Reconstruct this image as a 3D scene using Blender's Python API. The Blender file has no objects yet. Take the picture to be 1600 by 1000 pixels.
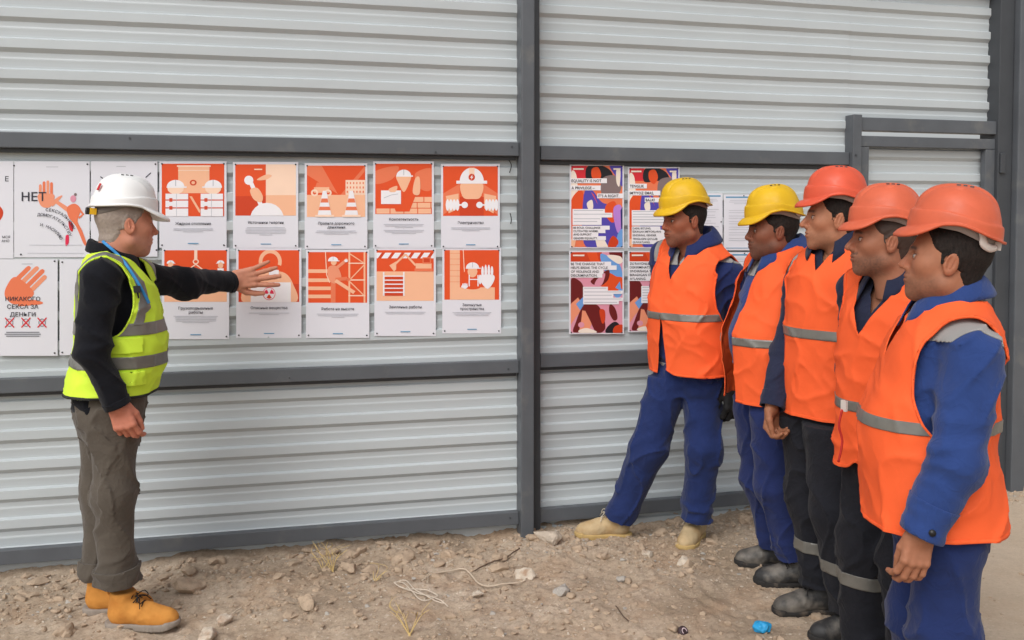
import bpy, bmesh, math, random
import numpy as np
from mathutils import Vector, Matrix

SC = bpy.context.scene
COL = SC.collection
rnd = random.Random(7)

# ------------------------------------------------------------------ camera
FPX, PITCH, CAM_H = 1450.0, math.radians(3.3), 1.62       # focal length in 1600-px units
PY0 = 345 + FPX * math.tan(PITCH)                         # principal row
cam_d = bpy.data.cameras.new('camera')
cam = bpy.data.objects.new('camera', cam_d); COL.objects.link(cam)
cam.location = (0, 0, CAM_H)
cam.rotation_euler = (math.radians(90) - PITCH, 0, 0)
cam_d.sensor_width = 36.0
cam_d.lens = FPX / 1600 * 36
cam_d.shift_y = (PY0 - 500) / 1600
cam_d.clip_start, cam_d.clip_end = 0.05, 3000
SC.camera = cam

# ------------------------------------------------------------------ sky, sun, exposure (overcast)
SUN_EL, SUN_AZ = math.radians(46), math.radians(205)      # azimuth clockwise from +Y: behind the camera
w = bpy.data.worlds.new('World'); SC.world = w; w.use_nodes = True
nt = w.node_tree; nt.nodes.clear()
sky = nt.nodes.new('ShaderNodeTexSky'); sky.sky_type = 'NISHITA'; sky.sun_disc = False
sky.sun_elevation = SUN_EL; sky.sun_rotation = SUN_AZ
sky.air_density = 1.0; sky.dust_density = 4.0; sky.ozone_density = 1.0
hsv = nt.nodes.new('ShaderNodeHueSaturation'); hsv.inputs['Saturation'].default_value = 0.22
bg = nt.nodes.new('ShaderNodeBackground'); bg.inputs['Strength'].default_value = 0.14
out = nt.nodes.new('ShaderNodeOutputWorld')
nt.links.new(sky.outputs[0], hsv.inputs['Color']); nt.links.new(hsv.outputs[0], bg.inputs[0]); nt.links.new(bg.outputs[0], out.inputs[0])
sun_d = bpy.data.lights.new('sun', 'SUN'); sun_d.energy = .8; sun_d.angle = math.radians(40); sun_d.color = (1.0, 0.97, 0.93)
sun = bpy.data.objects.new('sun', sun_d); COL.objects.link(sun)
sdir = Vector((math.sin(SUN_AZ) * math.cos(SUN_EL), math.cos(SUN_AZ) * math.cos(SUN_EL), math.sin(SUN_EL)))
sun.location = sdir * 20
sun.rotation_euler = sdir.to_track_quat('Z', 'Y').to_euler()
SC.view_settings.view_transform = 'Standard'; SC.view_settings.look = 'None'
SC.view_settings.gamma = 1.0; SC.view_settings.use_curve_mapping = False
SC.view_settings.exposure = 0.16
SC.cycles.use_denoising = True

# ------------------------------------------------------------------ helpers: picture <-> place
CF = np.array([0, math.cos(PITCH), -math.sin(PITCH)]); CU = np.array([0, math.sin(PITCH), math.cos(PITCH)])
CR = np.array([1.0, 0, 0]); CC = np.array([0, 0, CAM_H])
def ray(x, y): return CF + (x - 800) / FPX * CR - (y - PY0) / FPX * CU
def at(x, y, Y): d = ray(x, y); return CC + d * (Y / d[1])
def gnd(x, y, z=0.0): d = ray(x, y); return CC + d * ((z - CAM_H) / d[2])

def lin(r, g, b):
    f = lambda c: c / 12.92 if c <= .04045 else ((c + .055) / 1.055) ** 2.4
    return (f(r / 255), f(g / 255), f(b / 255))

# ------------------------------------------------------------------ helpers: objects
def tag(o, label=None, cat=None, group=None, kind=None):
    if label: o['label'] = label
    if cat: o['category'] = cat
    if group: o['group'] = group
    if kind: o['kind'] = kind
    return o
def empty(name, loc=(0, 0, 0), rz=0.0):
    o = bpy.data.objects.new(name, None); COL.objects.link(o)
    o.location = loc; o.rotation_euler = (0, 0, rz); o.empty_display_size = .1
    return o
def obj(name, V, F, mat, parent=None, smooth=True, tint=None, midx=None):
    """F: array (n,k), or a list of such arrays / of index tuples"""
    V = np.asarray(V, float)
    if isinstance(F, np.ndarray): F = [F]
    elif len(F) and not isinstance(F[0], np.ndarray):
        by = {}
        for f in F: by.setdefault(len(f), []).append(f)
        F = [np.array(v, int) for v in by.values()]
    F = [f for f in F if len(f)]
    me = bpy.data.meshes.new(name)
    me.vertices.add(len(V)); me.vertices.foreach_set('co', V.astype(np.float32).ravel())
    nl = sum(f.size for f in F); npoly = sum(len(f) for f in F)
    me.loops.add(nl); me.polygons.add(npoly)
    me.loops.foreach_set('vertex_index', np.concatenate([f.ravel() for f in F]).astype(np.int32))
    tot = np.concatenate([np.full(len(f), f.shape[1]) for f in F])
    st = np.concatenate([[0], np.cumsum(tot)[:-1]])
    me.polygons.foreach_set('loop_start', st.astype(np.int32))
    me.polygons.foreach_set('use_smooth', np.full(npoly, bool(smooth)))
    if midx is not None: me.polygons.foreach_set('material_index', np.asarray(midx, np.int32))
    if tint is not None:
        a = me.color_attributes.new('tint', 'FLOAT_COLOR', 'POINT')
        c = np.ones((len(V), 4), np.float32); c[:, :3] = tint
        a.data.foreach_set('color', c.ravel())
    me.update(calc_edges=True); me.validate()
    for m in (mat if isinstance(mat, (list, tuple)) else [mat]): me.materials.append(m)
    o = bpy.data.objects.new(name, me); COL.objects.link(o)
    if parent is not None: o.parent = parent
    return o
def obj_parts(name, V, T, mat, parent, min_area=.0006, **kw):
    """one object per connected piece; crumbs are dropped"""
    lab = np.arange(len(V)); E = np.concatenate([T[:, [0, 1]], T[:, [1, 2]]])
    while True:
        m = np.minimum(lab[E[:, 0]], lab[E[:, 1]]); l2 = lab.copy(); np.minimum.at(l2, E[:, 0], m); np.minimum.at(l2, E[:, 1], m); l2 = l2[l2]
        if (l2 == lab).all(): break
        lab = l2
    o = []
    a = np.linalg.norm(np.cross(V[T[:, 1]] - V[T[:, 0]], V[T[:, 2]] - V[T[:, 0]]), axis=1) / 2
    for u in np.unique(lab[T[:, 0]]):
        m = lab[T[:, 0]] == u
        if a[m].sum() > min_area: v_, t_ = compact(V, T[m]); o.append(obj(name, v_, t_, mat, parent, **kw))
    return o
class MB:
    """collects faces of one mesh"""
    def __init__(s): s.v = []; s.f = []; s.m = []
    def add(s, V, F, m=0):
        n = len(s.v); s.v += [tuple(map(float, v)) for v in V]; s.f += [tuple(int(i) + n for i in f) for f in F]; s.m += [m] * len(F)
    def box(s, c, h, ax=None, m=0):
        ax = np.eye(3) if ax is None else np.asarray(ax, float)
        V = [np.asarray(c, float) + sx * h[0] * ax[0] + sy * h[1] * ax[1] + sz * h[2] * ax[2] for sx in (-1, 1) for sy in (-1, 1) for sz in (-1, 1)]
        F = [(0, 1, 3, 2), (4, 6, 7, 5), (0, 4, 5, 1), (2, 3, 7, 6), (0, 2, 6, 4), (1, 5, 7, 3)]
        s.add(V, F, m)
    def tube(s, pts, r, n=6, m=0, cap=True):
        V, F = tube_vf(pts, r, n, cap); s.add(V, F, m)
    def build(s, name, mat, parent=None, smooth=False):
        by = {}
        for f, m in zip(s.f, s.m): by.setdefault(len(f), []).append((f, m))
        F = [np.array([f for f, _ in v], int) for v in by.values()]
        M = np.concatenate([[m for _, m in v] for v in by.values()])
        return obj(name, s.v, F, mat, parent, smooth, midx=M)
def tube_vf(pts, r, n=6, cap=True):
    P = np.asarray(pts, float); k = len(P)
    R = np.full(k, r) if np.isscalar(r) else np.asarray(r, float)
    T = np.gradient(P, axis=0); T /= np.linalg.norm(T, axis=1)[:, None] + 1e-12
    up = np.array([0, 0, 1.0]) if abs(T[0][2]) < .9 else np.array([1.0, 0, 0])
    u = np.cross(T[0], up); u /= np.linalg.norm(u); V = []
    for i in range(k):
        u = u - T[i] * (u @ T[i]); u /= np.linalg.norm(u); w_ = np.cross(T[i], u)
        for j in range(n):
            a = 2 * math.pi * j / n; V.append(P[i] + R[i] * (math.cos(a) * u + math.sin(a) * w_))
    F = [(i * n + j, i * n + (j + 1) % n, (i + 1) * n + (j + 1) % n, (i + 1) * n + j) for i in range(k - 1) for j in range(n)]
    if cap: F += [tuple(range(n))[::-1], tuple((k - 1) * n + j for j in range(n))]
    return V, F
def spline(pts, n):
    P = np.asarray(pts, float); t = np.linspace(0, len(P) - 1, n); o = []
    for a in t:
        i = min(int(a), len(P) - 2); f = a - i
        p0, p1, p2, p3 = P[max(i - 1, 0)], P[i], P[i + 1], P[min(i + 2, len(P) - 1)]
        o.append(.5 * (2 * p1 + (p2 - p0) * f + (2 * p0 - 5 * p1 + 4 * p2 - p3) * f * f + (3 * p1 - p0 - 3 * p2 + p3) * f ** 3))
    return np.array(o)

# ------------------------------------------------------------------ helpers: materials
MATS = {}
def mat(name, col, rough=.6, spec=.5, metal=0.0, vary=0.0, vscale=8.0, bump=0.0, bscale=60.0, bdist=.01, detail=4.0,
        tint=False, col2=None, c2scale=3.0, c2lo=.45, c2hi=.65, stretch=None, sss=0.0, sheen=0.0, coat=0.0, rvary=0.0, wrinkle=0.0, wscale=14.0, transl=0.0):
    if name in MATS: return MATS[name]
    m = bpy.data.materials.new(name); m.use_nodes = True; t = m.node_tree; N = t.nodes; L = t.links
    b = N['Principled BSDF']
    b.inputs['Roughness'].default_value = rough; b.inputs['Metallic'].default_value = metal
    b.inputs['Specular IOR Level'].default_value = spec
    if sheen: b.inputs['Sheen Weight'].default_value = sheen; b.inputs['Sheen Roughness'].default_value = .5
    if coat: b.inputs['Coat Weight'].default_value = coat; b.inputs['Coat Roughness'].default_value = .25
    tc = N.new('ShaderNodeTexCoord'); vec = tc.outputs['Object']
    if stretch:
        mp = N.new('ShaderNodeMapping'); mp.inputs['Scale'].default_value = stretch; L.new(vec, mp.inputs[0]); vec = mp.outputs[0]
    def noise(scale, det=4.0, rgh=.55):
        n = N.new('ShaderNodeTexNoise'); n.inputs['Scale'].default_value = scale; n.inputs['Detail'].default_value = det
        n.inputs['Roughness'].default_value = rgh; L.new(vec, n.inputs['Vector']); return n.outputs['Fac']
    if tint:
        a = N.new('ShaderNodeAttribute'); a.attribute_name = 'tint'; c = a.outputs['Color']
    else:
        r = N.new('ShaderNodeRGB'); r.outputs[0].default_value = (*col, 1); c = r.outputs[0]
    if col2:
        mr = N.new('ShaderNodeMapRange'); mr.inputs[1].default_value = c2lo; mr.inputs[2].default_value = c2hi; L.new(noise(c2scale, 6), mr.inputs[0])
        mx = N.new('ShaderNodeMix'); mx.data_type = 'RGBA'; L.new(mr.outputs[0], mx.inputs[0]); L.new(c, mx.inputs[6]); mx.inputs[7].default_value = (*col2, 1); c = mx.outputs[2]
    if vary:
        mr = N.new('ShaderNodeMapRange'); mr.inputs[1].default_value = .25; mr.inputs[2].default_value = .75
        mr.inputs[3].default_value = 1 - vary; mr.inputs[4].default_value = 1 + vary; L.new(noise(vscale, detail), mr.inputs[0])
        mx = N.new('ShaderNodeVectorMath'); mx.operation = 'SCALE'; L.new(c, mx.inputs[0]); L.new(mr.outputs[0], mx.inputs['Scale']); c = mx.outputs[0]
    L.new(c, b.inputs['Base Color'])
    if rvary:
        mr = N.new('ShaderNodeMapRange'); mr.inputs[1].default_value = .3; mr.inputs[2].default_value = .7
        mr.inputs[3].default_value = max(0, rough - rvary); mr.inputs[4].default_value = min(1, rough + rvary); L.new(noise(vscale * 1.7, 5), mr.inputs[0]); L.new(mr.outputs[0], b.inputs['Roughness'])
    if sss:
        b.inputs['Subsurface Weight'].default_value = sss; b.inputs['Subsurface Radius'].default_value = (.012, .005, .003); b.inputs['Subsurface Scale'].default_value = .6
    h = None
    if bump: h = noise(bscale, 6, .6)
    if bump:
        bp = N.new('ShaderNodeBump'); bp.inputs['Strength'].default_value = bump; bp.inputs['Distance'].default_value = bdist
        L.new(h, bp.inputs['Height']); L.new(bp.outputs[0], b.inputs['Normal'])
        if wrinkle:                                       # creases too fine for the mesh
            prev = None
            for sc_, di in ((wscale, wrinkle), (wscale * 2.3, wrinkle * .45)):
                n = N.new('ShaderNodeTexNoise'); n.inputs['Scale'].default_value = sc_; n.inputs['Detail'].default_value = 1.5; n.inputs['Distortion'].default_value = 1.2; L.new(vec, n.inputs['Vector'])
                a_ = N.new('ShaderNodeMath'); a_.operation = 'SUBTRACT'; L.new(n.outputs['Fac'], a_.inputs[0]); a_.inputs[1].default_value = .5
                q_ = N.new('ShaderNodeMath'); q_.operation = 'ABSOLUTE'; L.new(a_.outputs[0], q_.inputs[0])
                e_ = N.new('ShaderNodeMath'); e_.operation = 'POWER'; L.new(q_.outputs[0], e_.inputs[0]); e_.inputs[1].default_value = .7
                wb = N.new('ShaderNodeBump'); wb.invert = True; wb.inputs['Strength'].default_value = .7; wb.inputs['Distance'].default_value = di; L.new(e_.outputs[0], wb.inputs['Height'])
                if prev is not None: L.new(prev, wb.inputs['Normal'])
                prev = wb.outputs[0]
            L.new(prev, bp.inputs['Normal'])
    if transl:
        tr = N.new('ShaderNodeBsdfTranslucent'); L.new(c, tr.inputs[0]); ms = N.new('ShaderNodeMixShader'); ms.inputs[0].default_value = transl
        L.new(b.outputs[0], ms.inputs[1]); L.new(tr.outputs[0], ms.inputs[2]); L.new(ms.outputs[0], N['Material Output'].inputs[0])
    MATS[name] = m
    return m

# ------------------------------------------------------------------ helpers: noise and signed distance shapes
_g = np.random.RandomState(3)
_perm = np.concatenate([_g.permutation(256)] * 2); _grad = _g.normal(size=(256, 3)); _grad /= np.linalg.norm(_grad, axis=1)[:, None]
def perlin(P, seed=0):
    P = np.asarray(P, float) + seed * 17.31; i = np.floor(P).astype(int); f = P - i; i &= 255
    u = f * f * f * (f * (f * 6 - 15) + 10); r = 0
    for dx in (0, 1):
        for dy in (0, 1):
            for dz in (0, 1):
                h = _perm[_perm[(_perm[(i[..., 0] + dx) & 255] + i[..., 1] + dy) & 255] + ((i[..., 2] + dz) & 255)] & 255
                g = _grad[h]; d = g[..., 0] * (f[..., 0] - dx) + g[..., 1] * (f[..., 1] - dy) + g[..., 2] * (f[..., 2] - dz)
                w_ = (u[..., 0] if dx else 1 - u[..., 0]) * (u[..., 1] if dy else 1 - u[..., 1]) * (u[..., 2] if dz else 1 - u[..., 2])
                r = r + w_ * d
    return r * 1.6
def ridged(P, seed=0): return 1 - 2 * np.abs(perlin(P, seed))
def crease(P, sc, seed, w=.22):
    q = P + .035 * np.stack([perlin(P * 6, seed), perlin(P * 6, seed + 1), perlin(P * 6, seed + 2)], 1)
    return np.exp(-np.abs(perlin(q * np.array(sc), seed + 3)) / w)
def smin(a, b, k):
    h = np.clip(.5 + .5 * (b - a) / k, 0, 1); return b + (a - b) * h - k * h * (1 - h)
def smax(a, b, k): return -smin(-a, -b, k)
def sd_ball(P, c, r): return np.linalg.norm(P - np.asarray(c, float), axis=1) - r
def sd_ell(P, c, r, R=None):
    q = P - np.asarray(c, float)
    if R is not None: q = q @ R
    r = np.asarray(r, float); k0 = np.linalg.norm(q / r, axis=1); k1 = np.linalg.norm(q / (r * r), axis=1) + 1e-9
    return k0 * (k0 - 1) / k1
def sd_cone(P, a, b, ra, rb):
    a = np.asarray(a, float); b = np.asarray(b, float); ab = b - a
    t = np.clip((P - a) @ ab / (ab @ ab + 1e-12), 0, 1)
    return np.linalg.norm(P - a - t[:, None] * ab, axis=1) - (ra + (rb - ra) * t)
def sd_chain(P, pts, rs, k=.02):
    d = None
    for i in range(len(pts) - 1):
        e = sd_cone(P, pts[i], pts[i + 1], rs[i], rs[i + 1]); d = e if d is None else smin(d, e, k)
    return d
def sd_rbox(P, c, h, r, R=None):
    q = P - np.asarray(c, float)
    if R is not None: q = q @ R
    q = np.abs(q) - (np.asarray(h, float) - r)
    return np.linalg.norm(np.maximum(q, 0), axis=1) + np.minimum(q.max(1), 0) - r

def surf(fn, lo, hi, h):
    """mesh the zero surface of fn (negative inside) by surface nets; fine samples only near the surface"""
    lo = np.asarray(lo, float); hi = np.asarray(hi, float); B = 5
    nb = np.ceil((hi - lo) / (h * B)).astype(int); n = nb * B + 1
    cx = [lo[i] + (np.arange(nb[i]) + .5) * h * B for i in range(3)]
    G = np.stack(np.meshgrid(*cx, indexing='ij'), -1).reshape(-1, 3)
    dc = fn(G).reshape(nb); near = np.abs(dc) < h * B * 1.7
    # block needs samples from its own points; shared points are covered by marking point masks
    full = np.where(dc < 0, -1.0, 1.0)
    val = np.empty(n); rep = full.repeat(B, 0).repeat(B, 1).repeat(B, 2)
    val[:-1, :-1, :-1] = rep; val[-1] = val[-2]; val[:, -1] = val[:, -2]; val[:, :, -1] = val[:, :, -2]
    msk = np.zeros(n, bool); m_ = near.repeat(B, 0).repeat(B, 1).repeat(B, 2)
    for dx in (0, 1):
        for dy in (0, 1):
            for dz in (0, 1):
                msk[dx:n[0] - 1 + dx, dy:n[1] - 1 + dy, dz:n[2] - 1 + dz] |= m_
    I = np.argwhere(msk); pts = lo + I * h
    for s in range(0, len(pts), 200000): val[tuple(I[s:s + 200000].T)] = fn(pts[s:s + 200000])
    val[0] = val[-1] = 1; val[:, 0] = val[:, -1] = 1; val[:, :, 0] = val[:, :, -1] = 1
    val = np.where(val == 0, 1e-9, val)
    S = val < 0; nc = n - 1
    faces, edges, ids, poss = [], [], [], []
    for ax in range(3):
        a = [slice(None)] * 3; b = [slice(None)] * 3; a[ax] = slice(0, -1); b[ax] = slice(1, None)
        X = np.argwhere(S[tuple(a)] != S[tuple(b)])
        e = np.eye(3, dtype=int)[ax]
        v0 = val[tuple(X.T)]; v1 = val[tuple((X + e).T)]; t = v0 / (v0 - v1)
        pos = (X + t[:, None] * e)
        o1, o2 = [np.eye(3, dtype=int)[i] for i in range(3) if i != ax]
        ok = np.ones(len(X), bool)
        for i in range(3):
            if i != ax: ok &= (X[:, i] > 0) & (X[:, i] < n[i] - 1)
        X, pos, v0 = X[ok], pos[ok], v0[ok]
        for c in (X, X - o1, X - o2, X - o1 - o2):
            ids.append((c[:, 0] * nc[1] + c[:, 1]) * nc[2] + c[:, 2]); poss.append(pos)
        edges.append((ax, X, v0 < 0, o1, o2))
    U, inv = np.unique(np.concatenate(ids), return_inverse=True); pos = np.concatenate(poss); ct = np.bincount(inv)
    V = lo + np.stack([np.bincount(inv, pos[:, i]) / ct for i in range(3)], 1) * h
    idx = -np.ones(nc, int); idx.ravel()[U] = np.arange(len(U))
    for ax, X, ins, o1, o2 in edges:
        q = np.stack([idx[tuple((X - o1 - o2).T)], idx[tuple((X - o2).T)], idx[tuple(X.T)], idx[tuple((X - o1).T)]], 1)
        flip = ins if ax != 1 else ~ins
        q[~flip] = q[~flip][:, ::-1]; faces.append(q)
    return V, np.concatenate(faces)
def tris(F):
    if F.shape[1] == 3: return F
    return np.concatenate([F[:, [0, 1, 2]], F[:, [0, 2, 3]]])
def clip(V, T, f):
    """keep f<0, cutting triangles cleanly along f=0"""
    ins = f < 0; c = ins[T].sum(1)
    out_ = [T[c == 3]]; newV = [V]; n0 = len(V); key = {}; add = []
    def ev(a, b):
        lo_, hi_ = np.minimum(a, b), np.maximum(a, b); return lo_ * (n0 + 1) + hi_
    t1 = T[c == 1]; k = np.argmax(ins[t1], 1); r = np.arange(len(t1))
    a1, b1, c1 = t1[r, k], t1[r, (k + 1) % 3], t1[r, (k + 2) % 3]
    t2 = T[c == 2]; k = np.argmin(ins[t2], 1); r = np.arange(len(t2))
    a2, b2, c2 = t2[r, k], t2[r, (k + 1) % 3], t2[r, (k + 2) % 3]
    E = np.concatenate([ev(a1, b1), ev(a1, c1), ev(a2, b2), ev(a2, c2)])
    U, inv = np.unique(E, return_inverse=True)
    i, j = U // (n0 + 1), U % (n0 + 1)
    t = (f[i] / (f[i] - f[j] + 1e-15))[:, None]; NV = V[i] + t * (V[j] - V[i]); inv = inv + n0
    m1, m2 = len(a1), len(a2)
    ab1, ac1 = inv[:m1], inv[m1:2 * m1]; ab2, ac2 = inv[2 * m1:2 * m1 + m2], inv[2 * m1 + m2:]
    out_ += [np.stack([a1, ab1, ac1], 1), np.stack([ab2, b2, c2], 1), np.stack([ab2, c2, ac2], 1)]
    return compact(np.concatenate([V, NV]), np.concatenate(out_))
def compact(V, T):
    u, inv = np.unique(T, return_inverse=True); return V[u], inv.reshape(T.shape)
def clipf(V, T, *fns):
    for fn in fns:
        if len(T): V, T = clip(V, T, fn(V))
    return V, T
def vnorm(V, T):
    T = tris(T); n = np.cross(V[T[:, 1]] - V[T[:, 0]], V[T[:, 2]] - V[T[:, 0]]); N = np.zeros_like(V)
    for j in range(3): N[:, j] = sum(np.bincount(T[:, i], n[:, j], len(V)) for i in range(3))
    return N / (np.linalg.norm(N, axis=1)[:, None] + 1e-12)
def thicken(V, T, t, out=0.0):
    N = vnorm(V, T); n = len(V)
    E = np.concatenate([T[:, [0, 1]], T[:, [1, 2]], T[:, [2, 0]]]); k = np.sort(E, 1); k = k[:, 0] * (n + 1) + k[:, 1]
    u, ix, ct = np.unique(k, return_index=True, return_counts=True); B = E[ix[ct == 1]]
    W = np.concatenate([V + N * out, V - N * (t - out)])
    side = np.concatenate([np.stack([B[:, 1], B[:, 0], B[:, 0] + n], 1), np.stack([B[:, 1], B[:, 0] + n, B[:, 1] + n], 1)])
    return W, np.concatenate([T, T[:, ::-1] + n, side])
def relax(V, T, it=2, lam=.5):
    T = tris(T); E = np.unique(np.sort(np.concatenate([T[:, [0, 1]], T[:, [1, 2]], T[:, [2, 0]]]), 1), axis=0)
    for _ in range(it):
        A = np.zeros_like(V); c = np.zeros(len(V))
        for a, b in ((0, 1), (1, 0)): np.add.at(A, E[:, a], V[E[:, b]]); np.add.at(c, E[:, a], 1)
        V = V + lam * (A / np.maximum(c, 1)[:, None] - V)
    return V
def joinm(*parts):
    Vs, Fs, n = [], [], 0
    for V, F in parts: Vs.append(V); Fs.append(tris(F) + n); n += len(V)
    return np.concatenate(Vs), np.concatenate(Fs)
def rot(ax, deg):
    return np.array(Matrix.Rotation(math.radians(deg), 3, ax))
# ================================================================== ground
LW = dict(A=np.array([-2.3432, 4.1608, 0]), t=np.array([.97196, .23514, 0]), n=np.array([.23514, -.97196, 0]))
RW = dict(A=np.array([.27272, 4.85787, 0]), t=np.array([.96726, .25378, 0]), n=np.array([.25378, -.96726, 0]))
def wp(W, s, z, o=0.0): return W['A'] + W['t'] * s + W['n'] * o + np.array([0, 0, z])
def whit(W, x, y, o=0.0):
    d = ray(x, y); k = ((W['A'] + W['n'] * o - CC) @ W['n']) / (d @ W['n']); P = CC + d * k
    return (P - W['A']) @ W['t'], P[2]
def fence_dist(X, Y):
    dl = (X - LW['A'][0]) * LW['n'][0] + (Y - LW['A'][1]) * LW['n'][1]
    dr = (X - RW['A'][0]) * RW['n'][0] + (Y - RW['A'][1]) * RW['n'][1]
    return np.where(X < .1, dl, dr)                     # metres in front of the fence
def ground_z(X, Y, fine=True):
    X = np.asarray(X, float); Y = np.asarray(Y, float); P = np.stack([X, Y, 0 * X], -1)
    d = fence_dist(X, Y); near = np.clip(1 - np.abs(X - .3) / 9, 0, 1) * np.clip(1 - np.abs(Y - 4) / 9, 0, 1)
    rough = np.clip(1.25 - np.clip(d, 0, 9) * .42, .35, 1) * np.clip(1 - (X - 1.45) * 1.3, .22, 1)
    z = .018 * perlin(P * 1.3, 1) + .028 * rough * perlin(P * 3.1, 2)
    bank = np.exp(-((d - .06) / .2) ** 2) * (-.028 + .016 * perlin(P * 4, 5))
    z = z + np.where(d > -.05, bank, 0)
    if fine:
        w = P + .05 * np.stack([perlin(P * 6, 7), perlin(P * 6, 8), 0 * X], -1)
        z = z + rough * (.015 * perlin(w * 8, 3) + .013 * np.maximum(ridged(w * 11, 4) - .25, 0) ** 1.5
                         + .011 * np.round(perlin(w * 17, 6) * 2.5) / 2.5 * .6 + .007 * perlin(w * 30, 16) + .009 * np.abs(perlin(w * 44, 9)) + .006 * perlin(w * 80, 11))
    return z * near
def axis(lo, hi, st, far):
    a = np.arange(lo, hi + st, st); g = st * 1.35 ** np.arange(1, 60); g = np.cumsum(g); g = g[g < far]
    return np.concatenate([lo - g[::-1], a, hi + g])
gx = axis(-2.9, 3.4, .0135, 600); gy = axis(2.3, 5.9, .0135, 600)
GX, GY = np.meshgrid(gx, gy, indexing='ij'); GZ = ground_z(GX.ravel(), GY.ravel())
nx_, ny_ = len(gx), len(gy); ii = np.arange(nx_ * ny_).reshape(nx_, ny_)
GF = np.stack([ii[:-1, :-1], ii[1:, :-1], ii[1:, 1:], ii[:-1, 1:]], -1).reshape(-1, 4)

def dirt_mat():
    m = bpy.data.materials.new('dirt'); m.use_nodes = True; t = m.node_tree; N = t.nodes; L = t.links; b = N['Principled BSDF']
    b.inputs['Roughness'].default_value = .95; b.inputs['Specular IOR Level'].default_value = .15
    g = N.new('ShaderNodeNewGeometry'); vec = g.outputs['Position']
    def noise(s, d=6, r=.6):
        n = N.new('ShaderNodeTexNoise'); n.inputs['Scale'].default_value = s; n.inputs['Detail'].default_value = d; n.inputs['Roughness'].default_value = r
        L.new(vec, n.inputs['Vector']); return n.outputs['Fac']
    def ramp(f, stops):
        r = N.new('ShaderNodeValToRGB'); e = r.color_ramp.elements
        while len(e) < len(stops): e.new(.5)
        for x, (p, c) in zip(e, stops): x.position = p; x.color = (*c, 1)
        L.new(f, r.inputs[0]); return r.outputs[0]
    def mix(f, a, c, mode='MIX'):
        x = N.new('ShaderNodeMix'); x.data_type = 'RGBA'; x.blend_type = mode
        if isinstance(f, float): x.inputs[0].default_value = f
        else: L.new(f, x.inputs[0])
        L.new(a, x.inputs[6]); L.new(c, x.inputs[7]); return x.outputs[2]
    base = ramp(noise(1.7), [(.3, lin(152, 134, 114)), (.5, lin(178, 160, 140)), (.72, lin(194, 178, 160))])
    red = ramp(noise(3.3, 5), [(.52, (0, 0, 0)), (.66, (1, 1, 1))]); rc = N.new('ShaderNodeRGB'); rc.outputs[0].default_value = (*lin(166, 138, 112), 1)
    rf = N.new('ShaderNodeMath'); rf.operation = 'MULTIPLY'; L.new(red, rf.inputs[0]); rf.inputs[1].default_value = .55
    c = mix(rf.outputs[0], base, rc.outputs[0])
    fine = ramp(noise(55, 8, .7), [(.28, (.62, .6, .58)), (.5, (1, 1, 1)), (.72, (1.18, 1.17, 1.16))])
    c = mix(1.0, c, fine, 'MULTIPLY')
    v = N.new('ShaderNodeTexVoronoi'); v.inputs['Scale'].default_value = 120; L.new(vec, v.inputs['Vector'])
    grit = ramp(v.outputs['Color'], [(.86, (0, 0, 0)), (.9, (1, 1, 1))]); wc = N.new('ShaderNodeRGB'); wc.outputs[0].default_value = (*lin(222, 212, 198), 1)
    gf = N.new('ShaderNodeMath'); gf.operation = 'MULTIPLY'; L.new(grit, gf.inputs[0]); gf.inputs[1].default_value = .35
    c = mix(gf.outputs[0], c, wc.outputs[0])
    # paler trodden sand to the right of the fence
    sx = N.new('ShaderNodeSeparateXYZ'); L.new(vec, sx.inputs[0]); mr = N.new('ShaderNodeMapRange'); mr.inputs[1].default_value = 1.2; mr.inputs[2].default_value = 2.1
    L.new(sx.outputs[0], mr.inputs[0]); sc_ = N.new('ShaderNodeRGB'); sc_.outputs[0].default_value = (*lin(203, 184, 162), 1)
    mf = N.new('ShaderNodeMath'); mf.operation = 'MULTIPLY'; L.new(mr.outputs[0], mf.inputs[0]); mf.inputs[1].default_value = .6
    c = mix(mf.outputs[0], c, sc_.outputs[0])
    L.new(c, b.inputs['Base Color'])
    bp = N.new('ShaderNodeBump'); bp.inputs['Strength'].default_value = .8; bp.inputs['Distance'].default_value = .006; L.new(noise(140, 8, .7), bp.inputs['Height']); L.new(bp.outputs[0], b.inputs['Normal'])
    return m
DIRT = dirt_mat()
tag(obj('ground', np.stack([GX.ravel(), GY.ravel(), GZ], 1), GF, DIRT), kind='structure')

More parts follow.
